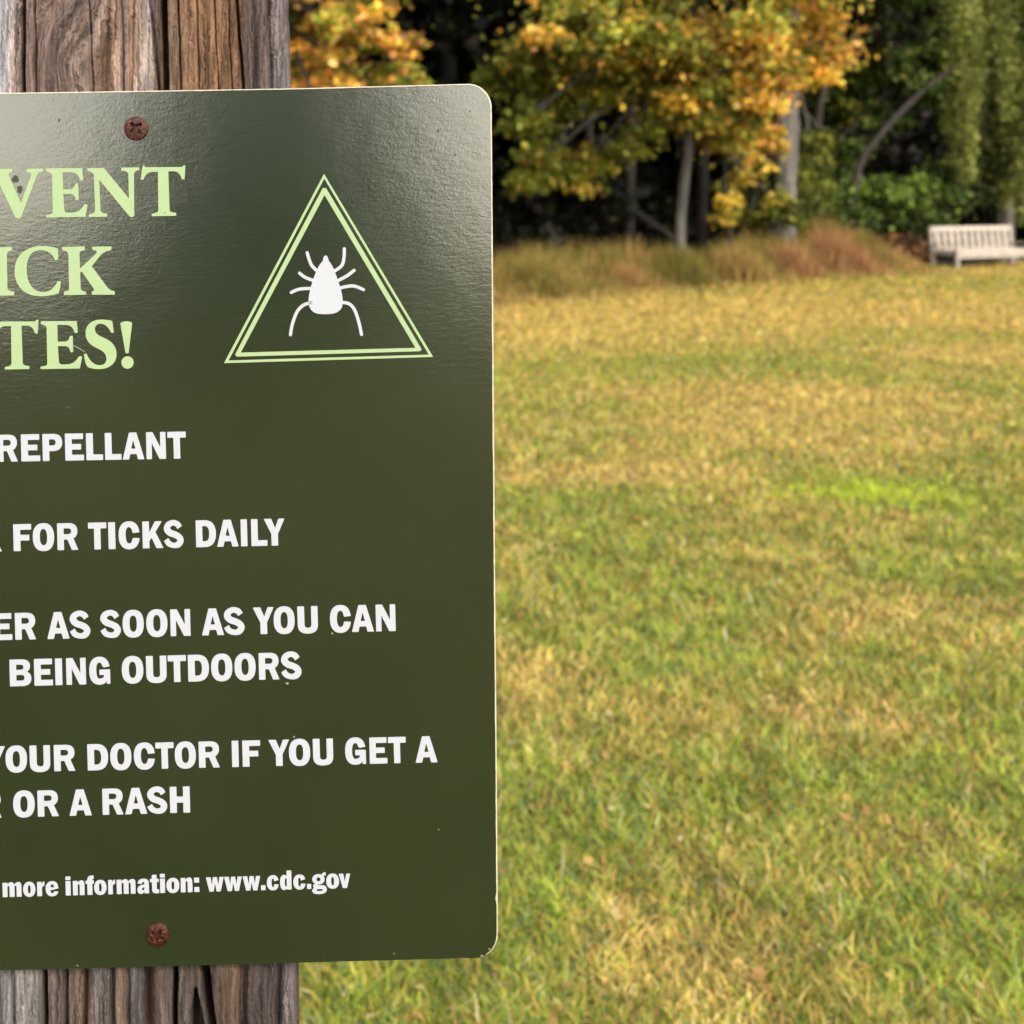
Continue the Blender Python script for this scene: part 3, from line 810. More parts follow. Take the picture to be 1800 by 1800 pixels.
# ------------------------------------------------------------------ sign
S = D / F
def sgn(px, py, z=0.0):       # a point on the sign's own face; z = height above it
    Y = plane_y(py)
    return ((px - PX) / F * Y, Y - z * math.cos(TILT), CH - (py - PY) / F * Y + z * math.sin(TILT))
k = NT('green_sign_paint')
v = k.coord((0.35, 1, 1.0))
w1 = k.noise(v, 520, 4, .6)              # long horizontal wrinkles in the film
v2 = k.coord(); w2 = k.noise(v2, 700, 3, .6)
w3 = k.noise(v2, 24, 2, .5)
f = k.noise(v2, 1500, 2, .6)
spk = k.noise(v2, 420, 2, .5)
base = k.ramp(k.noise(v2, 9, 4, .6), [(.3, (0.0065, 0.0135, 0.0055)), (.7, (0.0095, 0.018, 0.0075))])
base = k.mix(k.ramp(spk, [(.80, (0, 0, 0)), (.85, (1, 1, 1))]), base, (.07, .085, .05))
k.l(base, k.b.inputs['Base Color'])
k.b.inputs['Roughness'].default_value = .16
k.b.inputs['IOR'].default_value = 1.95
b1 = k.bump(w1, .13, .0004); b2 = k.bump(w2, .09, .0003, b1); b3 = k.bump(w3, .10, .002, b2)
k.l(b3, k.b.inputs['Normal'])
M_SIGN = k.m
M_EDGE = flat_mat('bare_sign_edge', (0.35, 0.325, 0.26), .5, .2, 300)
M_WHITE = flat_mat('white_lettering', (0.325, 0.352, 0.41), .5, .02, 200, spec=.3)
M_LIME = flat_mat('pale_green_lettering', (0.235, 0.33, 0.18), .5, .03, 200, spec=.3)

sign = empty('park_sign', sgn(258, 1000))
tag(sign, 'dark green tick warning sign with white and pale green lettering screwed to the post', 'sign')
def under(o):
    o.parent = sign
    o.matrix_parent_inverse = Matrix.Translation(-Vector(sgn(258, 1000)))
    return o
# outline of the plate
def arc(p0, pc, p1, n=10):
    out = []
    for i in range(n + 1):
        t = i / n
        a, b = Vector(p0).lerp(Vector(pc), t), Vector(pc).lerp(Vector(p1), t)
        out.append(tuple(a.lerp(b, t) * .55 + (Vector(p0) * (1 - t) ** 1 + Vector(p1) * t) * 0 + a.lerp(b, t) * .45))
    return out
def arc_c(p0, pc, p1, n=12):
    kq = .55; out = []
    c0 = Vector(p0).lerp(Vector(pc), kq); c1 = Vector(p1).lerp(Vector(pc), kq)
    for i in range(n + 1):
        t = i / n
        out.append(tuple(Vector(p0) * (1 - t) ** 3 + c0 * 3 * t * (1 - t) ** 2 + c1 * 3 * t * t * (1 - t) + Vector(p1) * t ** 3))
    return out
def dens(pts, step=12):
    out = []
    for i in range(len(pts) - 1):
        a, b = Vector(pts[i]), Vector(pts[i + 1]); m = max(1, int((b - a).length / step))
        out += [tuple(a.lerp(b, j / m)) for j in range(m)]
    return out + [pts[-1]]
ol = dens([(0, 163.2), (260, 159.5), (520, 155.2), (700, 150.6), (822, 147.2)]) + arc_c((822, 147.2), (864.3, 146.2), (864.5, 189))[1:]
ol += dens([(864.5, 189), (866.5, 450), (869.5, 900), (873, 1300), (875.6, 1640)])[1:] + arc_c((875.6, 1640), (876, 1683.5), (838, 1684.6))[1:]
ol += dens([(838, 1684.6), (480, 1694.3), (0, 1706.8), (-320, 1715)])[1:] + arc_c((-320, 1715), (-358, 1716), (-358.5, 1676))[1:]
ol += dens([(-358.5, 1676), (-370, 205)])[1:] + arc_c((-370, 205), (-370.5, 166), (-330, 165.6))[1:] + dens([(-330, 165.6), (0, 163.2)])[1:-1]
no = len(ol)
ctr = Vector((258, 930))
front = []; mid = []
for i, p in enumerate(ol):
    a = Vector(ol[i - 1]); b = Vector(ol[(i + 1) % no]); d = (b - a).normalized()
    inn = Vector((-d.y, d.x))
    if (ctr - Vector(p)).dot(inn) < 0: inn = -inn
    wdt = 2.4 if inn.x < -.5 else (1.7 if inn.y > .5 else .8)
    wdt *= .85 + .3 * vnoise(p[0], p[1], .05) + (.8 * (vnoise(p[0], p[1], .25) > .9) if p[1] > 1500 else 0)
    q_ = Vector(p) + inn * wdt
    front.append(tuple(q_)); mid.append(p)
bm = bmesh.new()
bm.faces.new([bm.verts.new(sgn(*p)) for p in front])
bmesh.ops.triangulate(bm, faces=bm.faces[:])
o = under(bmobj('sign_plate', bm, M_SIGN))
if o.data.polygons[0].normal.y > 0: o.data.flip_normals()
bm = bmesh.new()
rA = [bm.verts.new(sgn(p[0], p[1], 0)) for p in front]
rB = [bm.verts.new(sgn(p[0], p[1], -.0004)) for p in mid]
rC = [bm.verts.new(sgn(p[0], p[1], -.0024)) for p in mid]
for i in range(no):
    j = (i + 1) % no
    bm.faces.new((rA[i], rA[j], rB[j], rB[i])); bm.faces.new((rB[i], rB[j], rC[j], rC[i]))
bm.faces.new(rC)
bmesh.ops.recalc_face_normals(bm, faces=bm.faces[:])
under(bmobj('plate_edge', bm, M_EDGE))

# ---- lettering: outlines drawn by hand
def path(s, f=lambda p: p, n=10):
    """M/L/C/Q/Z path -> list of closed polylines"""
    tk = s.split(); i = 0; loops = []; cur = []
    cmd = None
    def num():
        nonlocal i
        v = float(tk[i]); i += 1; return v
    while i < len(tk):
        if tk[i] in 'MLCQZ':
            cmd = tk[i]; i += 1
            if cmd == 'Z':
                loops.append(cur); cur = []; continue
        if cmd in 'ML': cur.append((num(), num()))
        elif cmd == 'C':
            p0 = Vector(cur[-1]); a = Vector((num(), num())); b = Vector((num(), num())); c_ = Vector((num(), num()))
            for j in range(1, n + 1):
                t = j / n; cur.append(tuple(p0 * (1 - t) ** 3 + a * 3 * t * (1 - t) ** 2 + b * 3 * t * t * (1 - t) + c_ * t ** 3))
        elif cmd == 'Q':
            p0 = Vector(cur[-1]); a = Vector((num(), num())); c_ = Vector((num(), num()))
            for j in range(1, n + 1):
                t = j / n; cur.append(tuple(p0 * (1 - t) ** 2 + a * 2 * t * (1 - t) + c_ * t * t))
    return [[f(p) for p in lp] for lp in loops]
def superell(cx, cy, rx, ry, e=2.4, n=40, a0=0, a1=2 * math.pi, close=True):
    out = []
    m = n if close else n + 1
    for i in range(m):
        t = a0 + (a1 - a0) * i / n
        c_, s_ = math.cos(t), math.sin(t)
        out.append((cx + rx * math.copysign(abs(c_) ** (2 / e), c_), cy + ry * math.copysign(abs(s_) ** (2 / e), s_)))
    return out
def stroke(pts, widths, cap='flat', n=7):
    sp = smooth_path([(p[0], p[1], 0) for p in pts], n)
    if not isinstance(widths, (list, tuple)): widths = [widths] * len(pts)
    ws = np.interp(np.linspace(0, len(pts) - 1, len(sp)), np.arange(len(pts)), widths)
    Lf, Rt = [], []
    for i, p in enumerate(sp):
        d = (sp[min(i + 1, len(sp) - 1)] - sp[max(i - 1, 0)]).normalized()
        nn = Vector((-d.y, d.x, 0)) * ws[i] / 2
        Lf.append(tuple((p + nn)[:2])); Rt.append(tuple((p - nn)[:2]))
    out = Lf[:]
    def capfn(p, a, r):
        return [(p.x + math.cos(t) * r, p.y + math.sin(t) * r) for t in a]
    if cap == 'round':
        d = sp[-1] - sp[-2]; an = math.atan2(d.y, d.x)
        out += capfn(sp[-1], [an + math.pi / 2 - math.pi * j / 8 for j in range(1, 8)], ws[-1] / 2)
    out += Rt[::-1]
    if cap == 'round':
        d = sp[0] - sp[1]; an = math.atan2(d.y, d.x)
        out += capfn(sp[0], [an + math.pi / 2 - math.pi * j / 8 for j in range(1, 8)], ws[0] / 2)
    return out
def fill(groups, name, mat, thick=.00025):
    """groups: list of even-odd loop groups in photo pixels of the sign face; each is filled by itself"""
    V = []; Fs = {}
    for gi, loops in enumerate(groups):
        cu = bpy.data.curves.new('tmp', 'CURVE'); cu.dimensions = '2D'; cu.fill_mode = 'BOTH'
        cu.extrude = .4
        for lp in loops:
            sp = cu.splines.new('POLY'); sp.points.add(len(lp) - 1)
            for pt, (a, b) in zip(sp.points, lp): pt.co = (a, -b, 0, 1)
            sp.use_cyclic_u = True
        ob = bpy.data.objects.new('tmp', cu); COL.objects.link(ob)
        dg = bpy.context.evaluated_depsgraph_get()
        me = bpy.data.meshes.new_from_object(ob.evaluated_get(dg))
        off = (gi % 7) * .000006
        b0 = len(V)
        for vv in me.vertices:
            V.append(sgn(vv.co.x, -vv.co.y, (thick if vv.co.z > 0 else .00002) + off))
        for p in me.polygons:
            Fs.setdefault(len(p.vertices), []).append([i + b0 for i in p.vertices])
        bpy.data.objects.remove(ob); bpy.data.curves.remove(cu); bpy.data.meshes.remove(me)
    o = npmesh(name, np.array(V), [np.array(f_) for f_ in Fs.values()], mat)
    bm = bmesh.new(); bm.from_mesh(o.data); bmesh.ops.recalc_face_normals(bm, faces=bm.faces[:]); bm.to_mesh(o.data); bm.free()
    return under(o)
# headline (traced serif capitals)
sc1 = 340 / 1800
f1 = lambda p: (p[0] * sc1, 280 + p[1] * sc1)
f2 = lambda p: (p[0] * 400 / 1636, 260 + p[1] * 400 / 1636)
f3 = lambda p: (p[0] * sc1, 550 + p[1] * sc1)
sV = "M 116 90 L 114 118 C 98 126 78 122 82 142 L 195 408 L 290 152 C 298 126 282 126 254 118 Q 244 110 247 90 L 403 87 L 400 112 C 370 120 358 125 345 145 L 196 542 Q 170 556 145 543 L -42 150 C -52 125 -70 124 -96 118 L -98 92 Z"
sE = "M 430 85 L 765 83 C 768 120 772 150 775 185 Q 772 198 758 198 Q 748 198 742 182 C 728 140 705 122 660 120 L 585 120 L 588 280 L 655 278 C 690 275 695 255 700 228 Q 714 222 728 226 L 733 375 Q 720 384 708 380 C 700 340 690 325 655 322 L 590 322 L 600 470 C 602 490 612 497 640 497 C 710 500 750 480 782 425 Q 800 410 815 425 L 795 535 L 430 540 L 430 518 C 460 510 490 512 492 490 L 485 150 C 483 125 460 122 432 112 Z"
sN = "M 812 85 L 960 80 Q 985 100 1000 120 L 1200 365 L 1195 140 C 1190 112 1165 110 1130 103 L 1128 78 L 1297 75 L 1297 98 C 1265 108 1248 115 1247 145 L 1250 525 Q 1225 548 1205 530 L 925 190 L 935 470 C 937 500 965 502 1000 508 L 1000 533 L 830 537 L 828 515 C 862 506 885 500 886 475 L 875 150 C 872 125 850 118 815 105 Z"
sT = "M 1330 58 L 1345 60 L 1350 74 L 1695 72 L 1708 55 L 1725 60 L 1718 185 L 1692 187 C 1680 140 1660 115 1620 112 L 1567 112 L 1578 470 C 1580 490 1600 494 1640 498 L 1640 525 L 1412 530 L 1412 507 C 1450 500 1472 495 1474 472 L 1470 116 L 1420 117 C 1370 120 1350 150 1335 190 L 1310 190 L 1328 62 Z"
sI = "M -72 716 L 88 712 L 88 736 C 60 742 50 748 50 768 L 54 1005 C 55 1026 75 1030 103 1034 L 103 1060 L -62 1064 L -62 1040 C -32 1034 -25 1026 -26 1010 L -32 770 C -34 750 -45 744 -72 740 Z"
sC = "M 418 725 L 420 800 Q 408 810 395 805 C 380 760 340 735 290 735 C 225 735 190 790 192 880 C 195 980 240 1035 310 1035 C 360 1035 390 1010 415 958 Q 428 954 438 962 C 435 1000 430 1020 420 1045 C 380 1060 330 1067 285 1066 C 175 1065 105 990 105 885 C 105 775 185 705 300 705 C 345 705 385 712 418 725 Z"
sK = "M 448 712 L 610 708 L 610 735 C 580 740 572 745 572 765 L 575 868 L 690 760 C 705 745 695 735 665 733 L 665 710 L 802 708 L 800 735 C 770 740 745 750 725 770 L 660 850 L 770 1000 C 785 1018 800 1025 825 1030 L 825 1055 L 660 1055 L 660 1033 C 680 1028 680 1020 670 1005 L 590 890 L 577 895 L 580 1005 C 580 1025 595 1030 620 1033 L 620 1055 L 460 1058 L 460 1033 C 490 1028 497 1022 497 1005 L 492 770 C 490 745 475 740 448 735 Z"
sS = "M 1060 180 Q 1050 190 1035 184 C 1010 130 975 100 935 100 C 895 102 880 130 885 160 C 890 200 930 215 975 235 C 1040 265 1085 310 1085 385 C 1085 470 1020 522 920 523 C 880 523 850 515 820 505 C 800 490 788 440 782 385 Q 794 376 808 382 C 830 440 870 485 925 487 C 970 487 995 460 990 420 C 985 370 950 350 910 330 C 840 300 795 260 797 180 C 800 105 860 62 940 62 C 980 62 1015 68 1045 75 Z"
sX = "M 1120 95 Q 1175 62 1230 92 L 1198 372 Q 1183 382 1168 372 Z"
sR = "M -640 110 L -640 96 L -410 92 C -330 92 -270 120 -270 200 C -270 262 -310 300 -370 312 L -262 470 C -250 490 -235 500 -212 506 L -212 532 L -340 534 L -470 325 L -500 326 L -496 478 C -494 500 -470 504 -440 510 L -440 536 L -640 540 L -640 516 C -605 508 -592 502 -592 478 L -596 150 C -598 124 -612 120 -640 112 Z"
fill([path(sV, f1), path(sE, f1), path(sN, f1), path(sT, f1)], 'headline_text', M_LIME)
fill([path(sI, f2), path(sC, f2), path(sK, f2)], 'headline_text', M_LIME)
fT = lambda p: f3((p[0] - 1366, 523 - (527 - p[1]) * .975))
fE = lambda p: f3((p[0] - 51, 520 - (538 - p[1]) * .978))
fill([path(sT, fT), path(sE, fE), path(sS, f3), path(sX, f3), [[f3(p) for p in superell(1187, 461, 57, 58, 2)]]], 'headline_text', M_LIME)
# warning triangle
f4 = lambda p: (380 + p[0] / 4.5, 290 + p[1] / 4.5)
tri = lambda *p: [f4(q) for q in p]
fill([[tri((853, 70), (62, 1567), (1716, 1518)), tri((855, 108), (98, 1546), (1682, 1500))]], 'triangle_border', M_LIME)
fill([[tri((843, 182), (869, 182), (1625, 1458), (1612, 1473), (162, 1516), (150, 1498)), tri((857, 238), (194, 1484), (1576, 1446))]], 'triangle_border', M_LIME)
f5 = lambda p: (480 + p[0] * 220 / 1800, 400 + p[1] * 220 / 1800)
body = path("M 757 403 C 775 403 785 420 790 440 Q 800 465 800 480 C 850 530 890 630 925 740 C 960 840 1000 950 1000 1040 C 1003 1130 990 1165 950 1195 C 900 1240 830 1245 755 1245 C 670 1245 600 1240 560 1195 C 515 1150 508 1090 510 1040 C 515 950 545 840 580 740 C 615 630 660 530 718 480 Q 715 450 728 425 C 735 410 745 403 757 403 Z", f5)
legs = [[(490, 362), (520, 460), (560, 550), (640, 630)], [(1025, 305), (1020, 430), (985, 550), (860, 638)], [(382, 655), (460, 715), (590, 765)], [(1165, 615), (1060, 695), (910, 775)],
        [(262, 933), (380, 885), (560, 875)], [(1300, 893), (1200, 850), (1110, 840), (940, 872)], [(250, 1540), (275, 1400), (340, 1220), (430, 1120), (545, 1078)], [(1272, 1537), (1230, 1350), (1170, 1180), (1090, 1095), (970, 1075)]]
fill([body] + [[[f5(p) for p in stroke(l, 46, 'round')]] for l in legs], 'tick_symbol', M_WHITE)

# grotesque capitals: unit boxes, cap height 100; value = (width, list of groups of loops)
def ring(wd, hgt=100, st=27, th=21.5, ov=2, e=2.35):
    return [superell(wd / 2, hgt / 2, wd / 2, hgt / 2 + ov, e), superell(wd / 2, hgt / 2, wd / 2 - st, hgt / 2 + ov - th, e + .1)]
def poly(s): return path(s)
GL = {}
GL['I'] = (27, [poly("M 0 0 L 27 0 L 27 100 L 0 100 Z")])
GL['E'] = (72, [poly("M 0 0 L 72 0 L 72 21 L 26 21 L 26 40.5 L 62 40.5 L 62 61 L 26 61 L 26 79 L 70 79 L 70 100 L 0 100 Z")])
GL['F'] = (70, [poly("M 0 0 L 27 0 L 27 39 L 62 39 L 62 60 L 27 60 L 27 79 L 70 79 L 70 100 L 0 100 Z")])
GL['L'] = (63, [poly("M 0 0 L 63 0 L 63 21 L 26 21 L 26 100 L 0 100 Z")])
GL['T'] = (71, [poly("M 23 0 L 48 0 L 48 78 L 71 78 L 71 100 L 0 100 L 0 78 L 23 78 Z")])
GL['H'] = (77, [poly("M 0 0 L 26 0 L 26 39 L 51 39 L 51 0 L 77 0 L 77 100 L 51 100 L 51 62 L 26 62 L 26 100 L 0 100 Z")])
GL['N'] = (75, [poly("M 0 0 L 21 0 L 21 60 L 50 0 L 75 0 L 75 100 L 54 100 L 54 42 L 25 100 L 0 100 Z")])
GL['A'] = (85, [poly("M 0 0 L 25 0 L 30 20 L 55 20 L 60 0 L 85 0 L 56 100 L 27 100 Z M 34 40 L 51 40 L 42.5 73 Z")])
GL['U'] = (78, [poly("M 0 100 L 0 32 C 0 8 14 -2 39 -2 C 64 -2 78 8 78 32 L 78 100 L 53 100 L 53 34 C 53 23 48 19.5 40 19.5 C 31 19.5 26.5 23 26.5 34 L 26.5 100 Z")])
GL['O'] = (82, [ring(82)])
GL['D'] = (77, [poly("M 0 0 L 34 0 C 64 0 77 20 77 50 C 77 80 64 100 34 100 L 0 100 Z M 25 21.5 L 25 78.5 L 32 78.5 C 46 78.5 51 70 51 50 C 51 30 46 21.5 32 21.5 Z")])
GL['P'] = (75, [poly("M 0 0 L 25 0 L 25 36 L 38 36 C 62 36 75 47 75 68 C 75 90 62 100 40 100 L 0 100 Z M 25 57 L 25 80 L 38 80 C 46 80 50 76 50 69 C 50 61 46 57 37 57 Z")])
GL['R'] = (80, [poly("M 0 0 L 25 0 L 25 39 L 39 39 L 55 0 L 80 0 L 62 43 C 72 48 78 57 78 70 C 78 91 64 100 44 100 L 0 100 Z M 25 59 L 25 81 L 41 81 C 50 81 54 77 54 70.5 C 54 62 49 59 40 59 Z")])
GL['B'] = (82, [poly("M 0 0 L 46 0 C 70 0 82 10 82 28 C 82 41 76 49 65 53 C 73 57 78 65 78 75 C 78 91 66 100 45 100 L 0 100 Z M 25 20.5 L 25 42 L 43 42 C 52 42 56 38 56 31 C 56 24 52 20.5 43 20.5 Z M 25 61 L 25 80.5 L 41 80.5 C 49 80.5 53 77 53 71 C 53 64 49 61 41 61 Z")])
GL['K'] = (80, [poly("M 0 0 L 26 0 L 26 27 L 35 39 L 53 0 L 80 0 L 50 60 L 76 100 L 49 100 L 26 58 L 26 100 L 0 100 Z")])
GL['Y'] = (81, [poly("M 28 0 L 54 0 L 54 43 L 81 100 L 57 100 L 43.5 65 L 29 100 L 0 100 L 28 43 Z")])
def c_glyph(wd, gap_hi, gap_lo, st=27, th=21.5, e=2.35):
    cx, cy, rx, ry = wd / 2, 50, wd / 2, 52
    o_ = superell(cx, cy, rx, ry, e, 60, 0, 2 * math.pi)
    i_ = superell(cx, cy, rx - st, ry - th, e, 60, 0, 2 * math.pi)
    outer = [p for p in o_ if not (p[0] > cx and gap_lo < p[1] < gap_hi)]
    inner = [p for p in i_ if not (p[0] > cx and gap_lo < p[1] < gap_hi)]
    ang = lambda p: math.atan2(p[1] - cy, p[0] - cx) % (2 * math.pi)
    outer.sort(key=ang); inner.sort(key=ang)
    return outer, inner
oc, ic = c_glyph(81, 60.5, 38)
GL['C'] = (81, [[[(81, 60.5)] + [p for p in oc] + [(81, 38), (56, 40)] + ic[::-1] + [(56, 58)]]])
oc, ic = c_glyph(79, 66, 30)
oc = [p for p in oc if not (p[0] > 58 and p[1] < 40)]; ic = [p for p in ic if not (p[0] > 46 and p[1] < 44)]
GL['G'] = (80, [[[(79, 66)] + oc + [(62, 5), (65, 12), (67, 0), (80, 0), (80, 54), (39, 54), (39, 34), (57, 34)] + [(55, 25), (48, 21)] + ic[::-1] + [(57, 62)]]])
ks = 100 / 237.0
sp_ = [((p[0] - 608) * ks, (360 - p[1]) * ks) for p in [(762, 182), (740, 152), (698, 139), (655, 158), (642, 193), (668, 226), (720, 246), (757, 270), (767, 300), (745, 331), (702, 339), (656, 322), (632, 286)]]
GL['S'] = (79, [[stroke(sp_, [w_ * ks for w_ in (50, 52, 48, 56, 62, 58, 56, 58, 60, 56, 46, 50, 50)])]])
# lower case: x-height 100
def arch(x0, wd, st=34):   # the arch of n from a stem starting at x0
    return None
GL['n'] = (85, [poly("M 0 0 L 35 0 L 35 62 C 35 74 40 79 44 79 C 49 79 50 75 50 66 L 50 0 L 85 0 L 85 74 C 85 93 77 103 63 103 C 52 103 42 97 35 87 L 35 100 L 0 100 Z")])
GL['m'] = (136, [poly("M 0 0 L 35 0 L 35 64 C 35 75 38 79 43 79 C 48 79 50 75 50 66 L 50 0 L 86 0 L 86 64 C 86 75 89 79 94 79 C 99 79 101 75 101 66 L 101 0 L 136 0 L 136 75 C 136 93 128 103 114 103 C 103 103 92 97 84 86 C 80 97 73 103 62 103 C 51 103 42 97 35 87 L 35 100 L 0 100 Z")])
GL['o'] = (90, [ring(90, 100, 35, 22, 3, 2.2)])
GL['r'] = (54, [poly("M 0 0 L 35 0 L 35 50 C 35 66 41 72 54 72 L 54 102 C 45 103 38 97 33 82 L 33 100 L 0 100 Z")])
GL['e'] = (92, [poly("M 92 40 L 34 40 C 34 26 38 18 47 18 C 54 18 57 22 60 31 L 91 29 C 86 8 70 -3 46 -3 C 17 -3 0 17 0 50 C 0 83 18 103 47 103 C 77 103 93 82 92 40 Z M 34 57 L 60 57 C 60 74 56 82 47 82 C 39 82 35 74 34 57 Z")])
GL['i'] = (36, [poly("M 0 0 L 36 0 L 36 100 L 0 100 Z"), poly("M 0 109 L 36 109 L 36 133 L 0 133 Z")])
GL['f'] = (58, [poly("M 12 0 L 47 0 L 47 78 L 58 78 L 58 100 L 47 100 C 47 108 50 111 58 111 L 58 134 C 26 138 12 130 12 100 L 0 100 L 0 78 L 12 78 Z")])
GL['a'] = (88, [poly("M 52 0 L 86 0 C 84 8 84 14 84 24 L 84 66 C 84 92 72 103 44 103 C 18 103 4 92 3 70 L 34 68 C 35 78 38 82 43 82 C 49 82 51 78 51 70 L 51 62 C 18 60 0 50 0 26 C 0 8 10 -3 26 -3 C 37 -3 45 2 51 13 Z M 51 44 C 40 42 34 38 34 29 C 34 23 37 20 41 20 C 47 20 51 27 51 36 Z")])
GL['t'] = (64, [poly("M 14 100 L 14 128 L 48 128 L 48 100 L 62 100 L 62 78 L 48 78 L 48 34 C 48 26 51 24 64 25 L 64 0 C 30 -5 14 2 14 28 L 14 78 L 0 78 L 0 100 Z")])
GL[':'] = (38, [poly("M 0 0 L 38 0 L 38 34 L 0 34 Z"), poly("M 0 66 L 38 66 L 38 100 L 0 100 Z")])
GL['.'] = (34, [poly("M 0 0 L 34 0 L 34 34 L 0 34 Z")])
GL['w'] = (128, [poly("M 24 0 L 54 0 L 65 58 L 75 0 L 105 0 L 128 100 L 97 100 L 88 45 L 80 100 L 50 100 L 43 45 L 34 100 L 0 100 Z")])
GL['v'] = (85, [poly("M 28 0 L 59 0 L 85 100 L 55 100 L 44 42 L 34 100 L 0 100 Z")])
GL['c'] = (86, [poly("M 86 62 L 53 60 C 53 74 51 81 45 81 C 37 81 35 70 35 50 C 35 30 37 19 45 19 C 51 19 53 26 53 39 L 86 37 C 84 12 70 -3 45 -3 C 17 -3 0 17 0 50 C 0 83 17 103 46 103 C 70 103 84 88 86 62 Z")])
GL['d'] = (84, [poly("M 50 0 L 84 0 L 84 133 L 49 133 L 49 92 C 44 99 38 103 30 103 C 11 103 0 84 0 50 C 0 16 11 -3 30 -3 C 39 -3 45 1 50 10 Z M 49 68 L 49 32 C 49 24 47 21 43 21 C 37 21 35 28 35 50 C 35 72 37 79 43 79 C 47 79 49 76 49 68 Z")])
GL['g'] = (104, [[superell(46, 66, 44, 36, 2.1), superell(46, 66, 14, 15, 2)], poly("M 68 92 C 72 108 84 116 98 113 L 100 92 C 92 96 86 94 82 84 Z"),
                 poly("M 14 36 L 40 30 C 34 26 36 24 44 24 L 72 22 C 92 22 104 12 104 -6 C 104 -28 84 -38 50 -38 C 16 -38 0 -30 0 -14 C 0 -4 6 2 16 5 C 6 10 4 24 14 36 Z M 30 -10 C 30 -16 36 -18 50 -18 C 66 -18 74 -16 74 -9 C 74 -4 70 -3 62 -3 L 36 -3 C 32 -5 30 -7 30 -10 Z")])
def soften(lp, r=2.2):
    """slightly rounded corners, as cut vinyl has"""
    out = []
    n = len(lp)
    for i in range(n):
        a, b, c_ = Vector(lp[i - 1]), Vector(lp[i]), Vector(lp[(i + 1) % n])
        u_, v_ = a - b, c_ - b
        if u_.length < 1e-6 or v_.length < 1e-6: continue
        if u_.length < 5 or v_.length < 5 or abs(u_.normalized().dot(v_.normalized()) + 1) < .15: out.append(tuple(b)); continue
        p, q_ = b + u_.normalized() * r, b + v_.normalized() * r
        for t in (0, .33, .67, 1):
            out.append(tuple(p * (1 - t) ** 2 + b * 2 * t * (1 - t) + q_ * t * t))
    return out
def line(name, letters, base, slope, cap, shear=.026):
    """letters: (char, x0, x1); base = (x, y) on the baseline; cap = height of 100 units in px"""
    groups = []
    for ch, x0, x1 in letters:
        wd, gs = GL[ch]
        lean_px = shear * cap
        bx = x0 + lean_px; bw = (x1 - x0) - lean_px
        def f(p):
            X = bx + p[0] / wd * bw - shear * p[1] / 100 * cap
            return (X, base[1] + slope * (X - base[0]) - p[1] / 100 * cap)
        for loops in gs: groups.append([[f(p) for p in soften(lp)] for lp in loops])
    fill(groups, name, M_WHITE)
line('instruction_text', [('R', -6, 31.6), ('E', 36.6, 71), ('P', 74.4, 110.2), ('E', 114, 148), ('L', 151, 181.4), ('L', 184, 213.8), ('A', 214.6, 254), ('N', 256.6, 292), ('T', 294, 327.6)], (0, 811.6), -.0176, 47.4)
line('instruction_text', [('K', -34, 3.6), ('F', 23.1, 55.8), ('O', 57.2, 95.9), ('R', 100.2, 137.8), ('T', 154.6, 187.8), ('I', 190, 203.3), ('C', 208, 246), ('K', 250, 287.5), ('S', 287, 322.9), ('D', 343.8, 380.2), ('A', 380.5, 419.6), ('I', 422.7, 435.2), ('L', 441, 470.3), ('Y', 463.7, 501.2)], (30, 968.6), -.0215, 47.2)
line('instruction_text', [('E', -12.5, 22), ('R', 26, 63.7), ('A', 82.2, 122.5), ('S', 121.6, 159), ('S', 175.4, 212.6), ('O', 215, 253.4), ('O', 256.6, 295), ('N', 299, 335.2), ('A', 354, 394), ('S', 392.6, 430), ('Y', 444.2, 482.2), ('O', 480.4, 518.6), ('U', 522.4, 559.2), ('C', 579.4, 617.4), ('A', 617.4, 657.6), ('N', 660, 695.7)], (45, 1124), -.0231, 47)
line('instruction_text', [('B', 16.6, 55.6), ('E', 59.6, 93.4), ('I', 96.6, 110), ('N', 116, 151.6), ('G', 156.4, 194.2), ('O', 213.6, 252.6), ('U', 256.4, 293.4), ('T', 294.6, 327.8), ('D', 330, 368), ('O', 370.6, 409), ('O', 411.6, 450), ('R', 454.4, 491.4), ('S', 493, 530)], (30, 1206), -.0264, 46.9)
line('instruction_text', [('Y', -28, 10), ('O', 9.3, 48.2), ('U', 51.8, 88.9), ('R', 94.4, 132.7), ('D', 153.3, 190.7), ('O', 193.3, 231.6), ('C', 234.9, 272.9), ('T', 272.9, 306.2), ('O', 306.7, 344.9), ('R', 348.9, 386.7), ('I', 407.1, 420), ('F', 425.6, 458.2), ('Y', 471.6, 509.3), ('O', 507.3, 545.8), ('U', 549.6, 586.2), ('G', 606, 643.6), ('E', 648.9, 681.1), ('T', 681.6, 714), ('A', 729.3, 769.3)], (110, 1355.1), -.0236, 46)
line('instruction_text', [('R', -35, 3), ('O', 22.7, 61.6), ('R', 65.6, 103.6), ('A', 121.1, 161.6), ('R', 179.6, 217.3), ('A', 218.9, 259), ('S', 257.8, 294), ('H', 298.2, 334.4)], (80, 1434.9), -.0275, 45.8)
